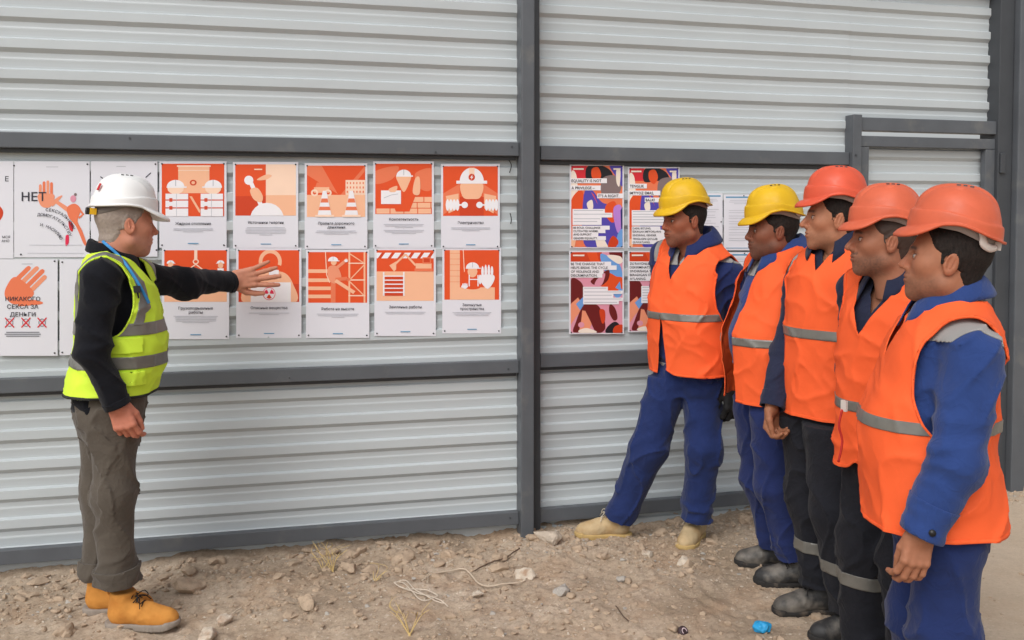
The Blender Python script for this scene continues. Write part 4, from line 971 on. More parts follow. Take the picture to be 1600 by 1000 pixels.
        mb = MB(); mb.box((-.128, -.012, -.044), (.012, .022, .013), m=0); mb.v = [tuple(tr(v)) for v in mb.v]; mb.build('adjuster', YELP, sh)
        mb = MB()
        for k_ in range(7):
            a = k_ * math.pi / 3.5; mb.box((-.146, -.010 + .011 * math.cos(a), -.044 + .011 * math.sin(a)), (.006, .004, .004))
        mb.box((-.144, -.010, -.044), (.008, .010, .010)); mb.v = [tuple(tr(v)) for v in mb.v]; mb.build('adjuster_wheel', BLKP, sh)
        mb = MB(); mb.box((-.118, -.040, .058), (.0016, .006, .015), rot('Z', -20) @ rot('Y', -18)); mb.v = [tuple(tr(v)) for v in mb.v]; mb.build('red_badge', REDP, sh)
        mb = MB()
        for x0 in (.050, .062, .074): mb.box((x0, -.036, .1075 - (x0 - .05) * .70), (.0045, .0015, .0016), rot('Y', 36))
        mb.v = [tuple(tr(v)) for v in mb.v]; mb.build('red_print', REDP, sh)
    return sh

# ---- boots, in the foot frame: x to the toe, y left, z up, origin on the ground under the ankle
def boot(parent, pos, yaw, side, m, sole_m, lace_m, k=1.0, high=.15, pitch=0.0, name='boot'):
    R = rot('Z', yaw) @ rot('Y', pitch); tr = lambda P: np.asarray(P) @ (R.T * k) + np.asarray(pos, float)
    cy = lambda x: .012 * side * -1 * np.clip((x - .02) / .15, 0, 1)             # toes turn in a little
    def up(P):
        Q = P.copy(); Q[:, 1] -= cy(P[:, 0]) * 1
        d = sd_cone(Q, (-.045, 0, .058), (.05, 0, .056), .042, .042)
        d = smin(d, sd_ell(Q, (.118, 0, .040), (.070, .047, .045)), .030)
        d = smin(d, sd_cone(Q, (-.02, 0, .085), (.085, 0, .055), .040, .036), .03)
        d = smin(d, sd_cone(Q, (-.038, 0, .07), (-.032, 0, high), .044, .050), .03)
        d = smax(d, P[:, 2] - high, .008); d = np.maximum(d, .012 - P[:, 2])
        d -= .002 * np.exp(-((P[:, 2] - .055 - .2 * np.abs(P[:, 0])) / .004) ** 2) * 0
        return d + .0016 * perlin(P * 45, 3) - .0028 * np.maximum(ridged(P * np.array([30, 8, 22]), 4), 0) ** 3 * np.exp(-((P[:, 0] - .055) / .03) ** 2)
    V, F = surf(up, (-.12, -.09, 0), (.21, .09, high + .02), .0055)
    b = obj(name, tr(V), F, m, parent)
    def so(P):
        Q = P.copy(); Q[:, 1] -= cy(P[:, 0]); w_ = np.interp(P[:, 0], [-.11, -.05, .02, .10, .16, .2], [.041, .046, .042, .053, .050, .042])
        q = np.abs(Q[:, 0] - .045) - .150; e = np.maximum(np.abs(Q[:, 1]) - w_, q)
        # round toe and heel
        e = np.maximum(e, np.hypot(Q[:, 0] - .130, Q[:, 1] * 1.15) - .064 - (Q[:, 0] < .13) * 1.0)
        e = np.maximum(e, np.hypot(Q[:, 0] + .055, Q[:, 1] * 1.05) - .050 - (Q[:, 0] > -.055) * 1.0)
        z = np.maximum(P[:, 2] - .030 - .006 * (P[:, 0] > .15), np.where((P[:, 0] > -.02) & (P[:, 0] < .03), .010, .0) - P[:, 2] + np.clip(P[:, 0] - .14, 0, 1) * .25)
        groove = .0025 * (np.sin(P[:, 0] * 420) > .2) * (P[:, 2] < .018)
        return smax(e + groove, z, .006)
    V, F = surf(so, (-.13, -.09, -.012), (.22, .09, .05), .005)
    obj('sole', tr(V), F, sole_m, b)
    mb = MB()
    for i, (x, z) in enumerate(((.070, .098), (.050, .112), (.028, .126), (.010, .142))):
        if z > high: break
        w_ = .026
        for s2 in (-1, 1): mb.tube(spline([(x - .006, -w_ * s2, z - .014), (x + .004, 0, z - .001), (x + .006, w_ * s2, z - .013)], 8), .0022, 5)
    for s2 in (-1, 1):
        mb.tube(spline([(.018, 0, .128), (.040, .03 * s2, .142), (.052, .042 * s2, .118), (.03, .012 * s2, .125)], 12), .002, 5)
        mb.tube(spline([(.018, 0, .128), (.045, .02 * s2, .128), (.06, .05 * s2, .098)], 8), .002, 5)
    mb.v = [tuple(tr(v)) for v in mb.v]; mb.build('lace', lace_m, b, True)
    mb = MB(); mb.tube(spline([(-.082, -.010, high * .9), (-.10, -.008, high + .012), (-.10, .008, high + .012), (-.082, .010, high * .9)], 10), .0035, 5)
    mb.v = [tuple(tr(v)) for v in mb.v]; mb.build('pull_tab', m, b, True)
    return b

# ---- torso loft: sections (z, centre x, half depth, half width)
def loft(sections, k=1.0, n=2.35):
    S = np.array(sections, float) * k; zz = np.linspace(S[0, 0], S[-1, 0], 160)
    tab = np.array([np.interp(zz, S[:, 0], S[:, i]) for i in (1, 2, 3)])
    ker = np.hanning(19); ker /= ker.sum()
    for i in range(3): tab[i] = np.convolve(np.pad(tab[i], 9, 'edge'), ker, 'valid')
    z0, z1 = S[0, 0], S[-1, 0]
    def f(P, off=0.0):
        cx, a, b = [np.interp(P[:, 2], zz, tab[i]) for i in range(3)]
        a = a + off; b = b + off
        e = ((np.abs(P[:, 0] - cx) / a) ** n + (np.abs(P[:, 1]) / b) ** n) ** (1 / n)
        d = (e - 1) * np.minimum(a, b)
        return smax(d, np.maximum(z0 - off - P[:, 2], P[:, 2] - z1 - off), .02)
    return f

def person(c):
    k = c['k']; key = c['key']; root = empty('person', c['base'], math.radians(c['yaw'])); tag(root, c['label'], 'person', c.get('group'))
    ca, sa = math.cos(math.radians(c['yaw'])), math.sin(math.radians(c['yaw'])); base = np.array(c['base'], float)
    def L(p):                                           # ('p', px, py, Y) picture point at depth Y -> person's frame
        if isinstance(p[0], str):
            q = at(*p[1:]) - base; return np.array([q[0] * ca + q[1] * sa, -q[0] * sa + q[1] * ca, q[2]])
        return np.array(p, float) * k
    seed = c['seed']; bel = c.get('belly', 0.0); wid = c.get('wide', 0.0); lean = c.get('lean', 0.0)
    sec = [(.80, 0, .112 + wid, .160 + wid), (.92, .005 + bel * .2, .120 + wid + bel * .2, .168 + wid), (1.02, .012 + bel * .6, .115 + wid + bel * .5, .160 + wid), (1.10, .014 + bel * .6, .116 + wid + bel * .5, .160 + wid),
           (1.22, .012 + bel * .2, .118 + wid, .166 + wid), (1.32, .004, .112 + wid, .164 + wid), (1.385, -.012, .092 + wid, .142), (1.43, -.024, .070, .098), (1.47, -.028, .058, .066)]
    sec = [(z, x + lean * (z - .9), a, b) for z, x, a, b in sec]
    sh = [L(c['arms'][s][0]) for s in 'LR']; tor = loft(sec, k); nb = np.array([-.026 + lean * .55, 0, 1.44]) * k
    arms = {s: [L(p) for p in c['arms'][s]] for s in 'LR'}; legs = {s: [L(p) for p in c['legs'][s]] for s in 'LR'}
    ar = np.array(c.get('sleeve_r', (.066, .056, .054, .046))) * k
    def yoke(P, r=.0):
        d = None
        for s in 'LR':
            S_ = arms[s][0]; e = sd_cone(P, nb + np.array([0, 0, -.035 * k]), S_ + np.array([0, 0, .004]), .058 * k + r, .060 * k + r); d = e if d is None else np.minimum(d, e)
        return d
    def folds(P, amp, sc, sd): w_ = P + .03 * np.stack([perlin(P * 7, sd), perlin(P * 7, sd + 1), perlin(P * 7, sd + 2)], 1); return amp * perlin(w_ * np.array(sc), sd + 3)
    # ---------------- body: head, neck, chest, arms and hands as one mesh
    hr = c['head']; hp = L(hr['pos']); HR = rot('Z', hr.get('yaw', 0)) @ rot('Y', hr.get('pitch', 0)) @ rot('X', hr.get('roll', 0)); hs = hr.get('k', 1.0)
    HM = (HR @ np.diag(c.get('hscale', (1, 1, 1))) * hs, hp); V, F = surf(head_sdf(c), (-.135, -.115, -.20), (.135, .115, .13), .0027); ht = head_tint(V, c)
    parts = [(V @ HM[0].T + hp, F)]; tints = [ht]
    sk = np.array(c['skin']) * np.array([1.06, .94, .88])
    V, F = surf(lambda P: smin(np.minimum(tor(P, -.03 * k), sd_chain(P, arms['L'], [.04, .036, .028, .026], .03)), np.minimum(sd_chain(P, arms['R'], [.04, .036, .028, .026], .03), sd_cone(P, hp + HR @ np.array([-.045, 0, -.15]), nb - np.array([0, 0, .05]), (.060 + c.get('fat', 0) * .8) * hs, .08)), .03),
                np.minimum.reduce([*arms['L'], *arms['R'], [-.2, -.25, .8]]) - .08, np.maximum.reduce([*arms['L'], *arms['R'], [.2, .25, 1.5 * k]]) + .08, .014)
    parts.append((V, F)); tints.append(np.tile(sk, (len(V), 1)))
    gl_ = c.get('glove', '')
    for s, sg in (('L', 1), ('R', -1)):
        h = c['hands'].get(s) or dict(x=(0, 0, -1), z=(-.4 * sa * sg, .4 * ca * sg, 0), curl=RELAX)
        wv = lambda v: np.array([v[0] * ca + v[1] * sa, -v[0] * sa + v[1] * ca, v[2]])
        V, F = make_hand(sg, arms[s][-1], wv(h['x']), wv(h['z']), curl=h['curl'], spread=h.get('spread', 3), thumb=h.get('thumb', (32, 30)), k=h.get('k', 1.03) * k)
        if s in gl_: obj('glove', V, F, mat('black_glove', lin(22, 22, 24), rough=.8), root)
        else:
            t = np.tile(sk * np.array(h.get('tone', (1, 1, 1))), (len(V), 1)); 
            parts.append((V, F)); tints.append(t)
    V, F = joinm(*parts); obj('body', V, F, SKIN, root, tint=np.concatenate(tints))
    V, F = hair_mesh(c, hs, c.get('hair_low', -.072)); obj('hair', V @ HM[0].T + hp, F, c.get('hair', HAIR), root)
    helmet(root, (HR @ rot('Y', c.get('helm_tilt', 0)) * hs, hp + HR @ np.array(c.get('helm_off', (-.004, 0, .030))) * hs), c['helm'], c.get('band', BAND), c.get('hstyle', 'strap'), key)
    v = c['vest']; hz = v['hem']
    vs_ = [(hz - .06, .0 + bel * .2, .150 + wid + bel * .3 + v.get('flare', 0), .192 + wid + v.get('flare', 0)), (hz + .06, .004 + bel * .3, .147 + wid + bel * .35 + v.get('flare', 0) * .7, .190 + wid + v.get('flare', 0) * .7), (1.02, .012 + bel * .6, .140 + wid + bel * .5, .184 + wid), (1.12, .014 + bel * .6, .139 + wid + bel * .5, .182 + wid),
           (1.22, .012 + bel * .25, .138 + wid, .184 + wid), (1.32, .004, .130 + wid, .180 + wid), (1.385, -.012, .108 + wid, .155), (1.43, -.024, .084, .110), (1.475, -.028, .068, .074)]
    vt = loft([(z, x + lean * (z - .9), a, b) for z, x, a, b in vs_ if z <= hz or z > hz + .05], k)
    vbase = lambda P: smin(smin(vt(P, .006), tor(P, .020), .02), yoke(P, .016), .04)
    # ---------------- trousers
    def trs(P):
        d = loft_p(P)
        lg = None
        for s in 'LR':
            p = legs[s]; e = sd_chain(P, p, np.array(c.get('leg_r', (.098, .078, .072))) * k, .05)
            kn, an = p[1], p[-1]
            t = np.clip((p[0][2] - P[:, 2]) / (p[0][2] - an[2]), 0, 1.1)
            near = np.exp(-((t - 1.0) / .13) ** 2)
            w_ = P + .04 * np.stack([perlin(P * 6, seed), perlin(P * 6, seed + 1), perlin(P * 6, seed + 2)], 1)
            e = e - .012 * near * ridged(w_ * np.array([5, 5, 15]), seed + 3) - .007 * np.exp(-((t - .52) / .16) ** 2) * ridged(np.stack([w_[:, 0] * 5, w_[:, 1] * 5, (w_[:, 2] + .7 * w_[:, 0] + (.6 if s == 'L' else -.6) * w_[:, 1]) * 11], 1), seed + (5 if s == 'L' else 7))
            lg = e if lg is None else smin(lg, e, .012)
        d = smin(d, lg, .05)
        d = d + folds(P, .006, (9, 9, 2.4), seed + 8) + (-.013) * (crease(np.stack([P[:, 0], P[:, 1], P[:, 2] + .5 * P[:, 0]], 1), (6, 6, 4.0), seed + 9, .09) - .22) - .008 * np.exp(-((P[:, 2] - .83 * k) / .10) ** 2) * ridged(P * np.array([9, 9, 14]) + P[:, 1:2] * 4, seed + 4)
        return np.where(P[:, 2] > (hz - .03) * k, smax(d, vbase(P) + .016, .012), d)
    loft_p = loft([(.74, -.005, .095 + wid, .14 + wid), (.84, -.006 + bel * .2, .118 + wid + bel * .1, .162 + wid), (.93, 0 + bel * .3, .115 + wid + bel * .2, .158 + wid), (1.06, .006, .10, .14)], k)
    lo = np.minimum.reduce([*legs['L'], *legs['R']]) - .14; hi = np.maximum.reduce([*legs['L'], *legs['R']]) + .16; lo[2] = min(legs['L'][-1][2], legs['R'][-1][2]) - .10; hi[2] = 1.10 * k
    lo[:2] = np.minimum(lo[:2], -.26); hi[:2] = np.maximum(hi[:2], .26)
    V, F = surf(trs, lo, hi, .0070); T = tris(F)
    for s in 'LR':                                          # open leg ends: cut below each hem
        p = legs[s]; o_ = legs['R' if s == 'L' else 'L']; ax_ = p[-1] - p[-2]; ax_ /= np.linalg.norm(ax_)
        def hem(P, p=p, o_=o_, ax_=ax_):
            mine = np.linalg.norm(P[:, :2] - p[-1][:2], axis=1) - np.linalg.norm(P[:, :2] - o_[-1][:2], axis=1) < 0
            return np.where(mine, (P - p[-1]) @ ax_ - .012 + .006 * perlin(P * 20, seed), -1)
        V, T = clipf(V, T, hem)
    to = obj('trousers', V, T, c['trousers'], root)
    for s in c.get('turn_up', ''):
        p = legs[s]; o_ = legs['R' if s == 'L' else 'L']; ax_ = p[-1] - p[-2]; ax_ /= np.linalg.norm(ax_)
        V2, T2 = clipf(V, T, lambda P: np.linalg.norm(P[:, :2] - p[-1][:2], axis=1) - np.linalg.norm(P[:, :2] - o_[-1][:2], axis=1), lambda P: -((P - p[-1]) @ ax_) - .055 + .006 * perlin(P * 14, seed + 6)); V2, T2 = thicken(V2, T2, .014, .010); obj_parts('turn_up', V2, T2, c['trousers'], to)
    for s, z0 in c.get('leg_tape', ()):
        p = legs[s]; o_ = legs['R' if s == 'L' else 'L']
        mine = lambda P: np.linalg.norm(P[:, :2] - p[-1][:2], axis=1) - np.linalg.norm(P[:, :2] - o_[-1][:2], axis=1)
        V2, T2 = clipf(V, T, mine, lambda P: np.abs(P[:, 2] - z0 - .10 * (P[:, 0] - p[-1][0])) - .024); V2, T2 = thicken(V2, T2, .003, .0025); obj_parts('reflective_tape', V2, T2, REFL, to)
    # ---------------- jacket or fleece
    jl = c.get('jacket_low', .80)
    jt = loft([(jl, 0, .118 + wid, .166 + wid)] + [s_ for s_ in sec if s_[0] > jl + .03], k)
    def jac(P):
        d = smax(smin(jt(P), yoke(P), .05), vbase(P) + .017, .01)
        for s in 'LR':
            p = arms[s]; e = sd_chain(P, p, ar[:len(p)], .035)
            el = p[1]; ue = np.linalg.norm(P - el, axis=1)
            w_ = P + .03 * np.stack([perlin(P * 8, seed + 20), perlin(P * 8, seed + 21), perlin(P * 8, seed + 22)], 1)
            ax_ = (p[-1] - p[0]) / np.linalg.norm(p[-1] - p[0]); al = (w_ @ ax_)[:, None]; rad = w_ - al * ax_
            e = e - .008 * np.exp(-(ue / .13) ** 2) * ridged(np.concatenate([rad[:, :2] * 6, al * 15], 1), seed + 23) - .007 * np.exp(-(np.linalg.norm(P - p[-1], axis=1) / .12) ** 2) * ridged(np.concatenate([rad[:, :2] * 5, al * 19], 1), seed + 24)
            d = smin(d, e, .035)
        return d + folds(P, .005, (8, 8, 5), seed + 30) - .012 * (crease(np.stack([P[:, 0], P[:, 1], P[:, 2] + .9 * P[:, 0]], 1), (3.5, 3.5, 8.5), seed + 31, .14) - .3)
    lo = np.minimum.reduce([*arms['L'], *arms['R'], [-.24, -.26, jl * k]]) - .10; hi = np.maximum.reduce([*arms['L'], *arms['R'], [.3, .26, 1.5 * k]]) + .10
    V, F = surf(jac, lo, hi, .0075); T = tris(F)
    ncut = lambda P: np.where((P[:, 2] > 1.36 * k), (.064 + c.get('fat', 0)) * k - np.linalg.norm((P - nb)[:, :2] - .25 * (P[:, 2:3] - nb[2]) * np.array([1.0, 0]), axis=1), -1)
    vz, vs = c.get('jac_v', (1.33, .35))
    vcut = lambda P: np.where(P[:, 0] > 0, np.minimum((P[:, 2] - vz * k) * vs - np.abs(P[:, 1]), .2), -1)
    cuts = [ncut, vcut]
    for s in 'LR':
        p = arms[s]; ax_ = (p[-1] - p[-2]) / np.linalg.norm(p[-1] - p[-2])
        cuts.append(lambda P, p=p, ax_=ax_: np.where(np.linalg.norm(P - p[-1], axis=1) < .14, (P - p[-1]) @ ax_ - .006, -1))
    V, T = clipf(V, T, *cuts); V2, T2 = thicken(V, T, .004)
    jo = obj(c.get('top_name', 'jacket'), V2, T2, c['jacket'], root); JV, JT = V, T
    if c.get('patch'):
        pz = c.get('patch_z', 1.33)
        pf = lambda P: np.maximum(np.maximum((pz + .03) * k - P[:, 2] - .15 * np.abs(P[:, 0]), np.abs(P[:, 1]) - (arms['L'][0][1] + .032)), -1)
        V2, T2 = clipf(JV, JT, pf); V2, T2 = thicken(V2, T2, .004, .003); obj_parts('shoulder_patch', V2, T2, GREYC, jo)
    if c.get('hem_band'):
        V2, T2 = clipf(JV, JT, lambda P: P[:, 2] - c['hem_band'] * k, lambda P: np.abs(P[:, 1] + .05) - .085, lambda P: -P[:, 0], lambda P: (hz - .012) * k - P[:, 2]); V2, T2 = thicken(V2, T2, .004, .003); obj_parts('hem_band', V2, T2, GREYC, jo)
    # cuffs
    for s in 'LR':
        if s not in c['hands']: continue
        p = arms[s]; ax_ = (p[-1] - p[-2]) / np.linalg.norm(p[-1] - p[-2])
        V2, T2 = clipf(JV, JT, lambda P: np.where(np.linalg.norm(P - p[-1], axis=1) < .14, -((P - p[-1]) @ ax_) - c.get('cuff', .055), 1)); V2, T2 = thicken(V2, T2, .006, .0035); obj_parts('cuff', V2, T2, c['jacket'], jo)
        if c.get('cuff_button'):
            ctr = V2[np.argmin(V2[:, 1] * (-1 if s == 'L' else 1) * 1 + np.abs((V2 - p[-1]) @ ax_ + .02) * 4)]
            mb = MB(); nrm = np.array([0, 1.0 if s == 'L' else -1.0, 0]); mb.tube([ctr - nrm * .004, ctr + nrm * .005], .009, 10); mb.build('button', BLKP, jo, True)
    # collar
    if c.get('collar', True):
        cm = c.get('collar_m', c['jacket']); na, nr = 60, 12; gap = math.radians(c.get('collar_gap', 16)); ph = np.linspace(gap, 2 * math.pi - gap, na)
        cz = nb[2] + .016 * k; cs = c.get('collar_s', 1.0); ch_ = c.get('collar_h', 1.0); rr = (.070 + c.get('fat', 0) * .7) * k * cs; V2 = []
        for i, a in enumerate(ph):
            fr = math.cos(a); pt = max(0, (fr - .55) / .45) ** 1.5
            co = c.get('collar_out', 1.0); prof = [(-.004, -.045), (0, -.015), (.002, .014), (.003, .033), (.007, .040), (.013, .037), (.013 + .013 * co, .024), (.013 + .027 * co, .004 - .008 * pt), (.013 + (.039 + .012 * pt) * co, -.018 - .046 * pt)]
            prof = spline(prof, nr)
            for q, z in prof:
                r_ = rr + q * k; V2.append((nb[0] + .014 + r_ * fr * 1.02 + .05 * max(0, -z + .02) * (fr > 0) * fr, r_ * math.sin(a) * .98, cz + z * k * ch_ - .030 * k * fr - .012 * max(0, fr) + .003 * math.sin(a * 5 + seed)))
        I = np.arange(na * nr).reshape(na, nr); F = np.stack([I[:-1, :-1], I[1:, :-1], I[1:, 1:], I[:-1, 1:]], -1).reshape(-1, 4)
        V2, T2 = thicken(np.array(V2), tris(F), .004); obj('collar', V2, T2, cm, jo)
    # ---------------- vest
    def vest(P):
        d = vbase(P)
        w_ = P + .05 * np.stack([perlin(P * 5, seed + 40), perlin(P * 5, seed + 41), perlin(P * 5, seed + 42)], 1)
        cr = np.maximum(ridged(w_ * np.array([5, 5, 8]) + w_[:, 1:2] * 3, seed + 43), 0) ** 3
        return d + folds(P, .008, (6, 6, 3.0), seed + 44) - .005 * cr - .008 * (crease(P, (5, 5, 5.5), seed + 45, .10) - .25)
    lo = np.array([-.30, -.34, (hz - .10) * k]); hi = np.array([.38, .34, 1.56 * k])
    V, F = surf(vest, lo, hi, .0075); T = tris(F)
    am = v.get('arm', (.100, .150)); slim = v.get('limit', .150) * k
    def armcut(P):
        r = -np.ones(len(P))
        for s, sg in (('L', 1), ('R', -1)):
            S_ = arms[s][0]; yy = min(abs(S_[1]), .20) * sg; ctr = np.array([np.clip(S_[0], -.03, .03) + v.get('arm_x', 0), yy + sg * .035, min(S_[2], 1.40 * k) - .068 * k])
            ctr[1] -= sg * v.get('arm_in', 0); e = -sd_ell(P, ctr, (am[0], .098, am[1])); e = np.where(P[:, 1] * sg > .02, e, -1); r = np.maximum(r, e)
        cap = smin(np.abs(P[:, 1]) - slim - .052, P[:, 2] - 1.29 * k, .05)
        return np.maximum(r, cap) + .003 * perlin(P * 18, seed + 3)
    nz, nsl = v.get('v', (1.20, .42))
    neck = lambda P: np.maximum((v.get('neck_r', .114) * k) - np.linalg.norm((P - nb)[:, :2] - np.array([.01, 0]), axis=1), -1) if True else 0
    ncut2 = lambda P: np.where(P[:, 2] > 1.36 * k, neck(P), -1)
    yc = v.get('vy', 0.0)
    vcut2 = lambda P: np.where(P[:, 0] > -.01, np.minimum((P[:, 2] - nz * k) * nsl - np.abs(P[:, 1] - yc * np.clip((1.42 * k - P[:, 2]) * 4, 0, 1)), .3), -1)
    def hemf(P):
        h = hz * k + v.get('hem_side', .0) * np.clip(np.abs(P[:, 1]) / .19, 0, 1) ** 2 + v.get('hem_x', 0) * P[:, 0] + .006 * perlin(P * 6, seed)
        rc = v.get('corner', .0)
        if rc: h = h + rc * np.exp(-((np.abs(P[:, 1] - yc)) / .03) ** 2) * (P[:, 0] > 0)
        return h - P[:, 2]
    fns = [hemf, ncut2, vcut2, armcut]
    if v.get('open'):
        o0, o1, zt = v['open']                          # half gap at the top / at the hem, upper end
        fns.append(lambda P: np.where(P[:, 0] > 0, np.minimum(np.interp(P[:, 2], [hz * k, zt * k], [o1, o0]) - np.abs(P[:, 1] - v.get('oy', yc)), zt * k - P[:, 2]), -1))
    if v.get('slit'):
        fns.append(lambda P: np.minimum(v['slit'] * np.clip((hz + .11) * k - P[:, 2], 0, 1) * 4 - np.abs(P[:, 0] - v.get('slit_x', 0)), np.minimum((hz + .10) * k - P[:, 2], np.abs(P[:, 1]) - .1)))
    V, T = clipf(V, T, *fns); V2, T2 = thicken(V, T, .0035)
    vo = obj('vest', V2, T2, v['m'], root)
    for z0, z1, tlt in v.get('tape', ()):
        V2, T2 = clipf(V, T, lambda P: np.maximum(z0 * k - P[:, 2] + tlt * P[:, 1] + .02 * P[:, 0] * 0, P[:, 2] - tlt * P[:, 1] - z1 * k)); V2, T2 = thicken(V2, T2, .004, .0026); obj_parts('reflective_tape', V2, T2, v.get('tape_m', REFL), vo)
    if v.get('arm_tape'):
        w0, w1 = v['arm_tape']; ztop = v['tape'][0][1] * k
        V2, T2 = clipf(V, T, lambda P: np.maximum(w0 - (-(armcut(P))), -(armcut(P)) - w1), lambda P: ztop - .01 - P[:, 2] , lambda P: .05 - np.abs(P[:, 1]))
        V2, T2 = thicken(V2, T2, .004, .0026); obj_parts('reflective_tape', V2, T2, v.get('tape_m', REFL), vo)
    if True:
        hb = lambda P: np.abs(hemf(P) * -1) - .008
        V2, T2 = clipf(V, T, lambda P: (P[:, 2] + hemf(P)) * 0 - hemf(P) - .010); V2, T2 = thicken(V2, T2, .0045, .0018); obj_parts('binding', V2, T2, v.get('bind', v['m']), vo)
        ab = lambda P: -armcut(P) - .006
        V2, T2 = clipf(V, T, ab, lambda P: .1 - np.abs(P[:, 1])); V2, T2 = thicken(V2, T2, .006, .003); obj_parts('binding', V2, T2, v['m'], vo)
    for (x0, x1, z0, z1, sg) in v.get('pockets', ()):
        V2, T2 = clipf(V, T, lambda P: np.maximum(np.maximum(x0 - P[:, 0], P[:, 0] - x1), np.maximum(z0 * k - P[:, 2], P[:, 2] - z1 * k)), lambda P: -P[:, 1] * sg + .02)
        if len(T2): V2, T2 = thicken(V2, T2, .012, .009); obj_parts('pocket', V2, T2, v['m'], vo)
    # ---------------- boots
    for s, sg in (('L', 1), ('R', -1)):
        f = c['feet'].get(s)
        if not f: continue
        p = L(f['pos']); wx = p[0] * ca - p[1] * sa + base[0]; wy = p[0] * sa + p[1] * ca + base[1]
        p[2] = float(ground_z(np.array([wx]), np.array([wy]), False)[0]) - base[2] + f.get('dz', -.004)
        boot(root, p, f.get('yaw', 0), sg, *c['boots'], k=f.get('k', 1.0), high=c.get('boot_h', .15), pitch=f.get('pitch', 0))
    return root, L, arms, HM, vo, (V, T)
# ------------------------------------------------------------------ the cast
ARM_REST = [(-.012, .19, 1.385), (-.03, .235, 1.10), (.03, .225, .86)]
def mir(p): return [(x, -y, z) for x, y, z in p]
LEG = [(0, .088, .86), (.018, .098, .48), (-.015, .105, .10)]
RELAX = ((28, 30, 20), (34, 36, 22), (38, 40, 25), (42, 42, 25))
CAST = {}
CAST['M'] = dict(key='M', seed=11, k=1.02, base=(-1.625, 3.70, 0), yaw=18, label='man in white helmet and lime vest pressing one hand on a poster', group='people on the site',
    skin=(.50, .245, .17), stubble=.12, stubcol=(.4, .36, .34), tash=.5, brow=(.25, .2, .17), fat=.010, jaw=1.08, nose=1.0, belly=.035, wide=.008, lean=.085, hair=HAIRW, hair_low=-.078,
    head=dict(pos=('p', 196, 348, 3.72), yaw=18, pitch=4, k=1.05), helm=H_WHT, hstyle='white', band=mat('grey_strap', lin(120, 112, 108), rough=.7), helm_off=(-.004, 0, .068), helm_tilt=3,
    arms=dict(R=[('p', 158, 436, 3.52), ('p', 143, 545, 3.46), ('p', 184, 632, 3.50)], L=[('p', 215, 432, 3.90), ('p', 290, 443, 4.10), ('p', 362, 439, 4.315)]), sleeve_r=(.072, .058, .045),
    hands=dict(R=dict(x=(.28, .05, -.95), z=(.15, -.98, -.1), curl=RELAX, thumb=(25, 30), tone=(1.0, .86, .86)), L=dict(x=(.93, .18, .17), z=(.26, -.96, .0), curl=((4, 8, 6), (2, 6, 5), (2, 6, 5), (0, 6, 5)), spread=9, thumb=(44, 0), k=1.16)),
    legs=dict(R=[('p', 178, 640, 3.62), ('p', 178, 770, 3.60), ('p', 184, 905, 3.62)], L=[('p', 162, 640, 3.80), ('p', 160, 770, 3.78), ('p', 160, 893, 3.77)]), leg_r=(.098, .072, .068), turn_up='LR',
    feet=dict(R=dict(pos=('p', 205, 965, 3.62), yaw=-22), L=dict(pos=('p', 170, 955, 3.77), yaw=-16)), boots=(B_WHEAT, SOLE_G, LACE_B), trousers=OLIVE, jacket=FLEECE, top_name='fleece', jacket_low=.84, cuff=.02, collar_m=FLEECE, collar_gap=22, collar_h=.7, collar_s=.96, collar_out=.3,
    vest=dict(m=LIME, hem=.918, v=(1.22, .36), arm=(.112, .165), arm_x=.005, limit=.135, tape=((1.155, 1.202, 0), (1.028, 1.076, 0)), arm_tape=(.022, .055), bind=PIPING, open=(.006, .03, 1.25), pockets=((.03, .145, 1.09, 1.148, -1), (.04, .15, .965, 1.02, -1)), hem_side=-.0))
CAST['A'] = dict(key='A', seed=21, k=1.045, base=(.905, 4.62, 0), yaw=222, label='worker in yellow helmet and tan boots with feet wide apart by the fence', group='people on the site',
    hscale=(.99, 1.03, 1.0), skin=(.30, .12, .072), stubble=.4, tash=1.2, fat=.005, jaw=1.1, nose=.9, belly=.02, wide=.008,
    head=dict(pos=('p', 1069, 343, 4.58), yaw=-22, pitch=4, k=1.06), helm=H_YEL, hstyle='plain', band=mat('brown_headband', lin(120, 84, 70), rough=.7), helm_off=(-.004, 0, .077), helm_tilt=5,
    arms=dict(L=[('p', 1142, 434, 4.54), ('p', 1154, 522, 4.60), ('p', 1147, 600, 4.52)], R=[(-.012, -.19, 1.385), (-.06, -.24, 1.10), (-.06, -.19, .86)]),
    hands=dict(L=dict(x=(.0, -.05, -1), z=(.3, -.95, 0), curl=((35, 40, 25),) * 4, k=1.3)), glove='L',
    legs=dict(R=[('p', 1046, 600, 4.64), ('p', 1012, 700, 4.62), ('p', 968, 806, 4.68)], L=[('p', 1094, 600, 4.60), ('p', 1100, 700, 4.54), ('p', 1088, 806, 4.58)]), leg_r=(.102, .080, .072),
    feet=dict(R=dict(pos=('p', 956, 838, 4.70), yaw=-45), L=dict(pos=('p', 1085, 835, 4.62), yaw=24)), boots=(B_TAN, SOLE_T, LACE_T), trousers=BLUE2, jacket=NAVYB, patch=True, collar_m=NAVYB, hem_band=.875,
    vest=dict(m=ORANGE, hem=.83, v=(1.27, .42), vy=-.02, arm=(.115, .165), arm_in=.022, limit=.125, tape=((1.088, 1.121, 0),), open=(.002, .036, 1.11), oy=-.05, corner=.02))
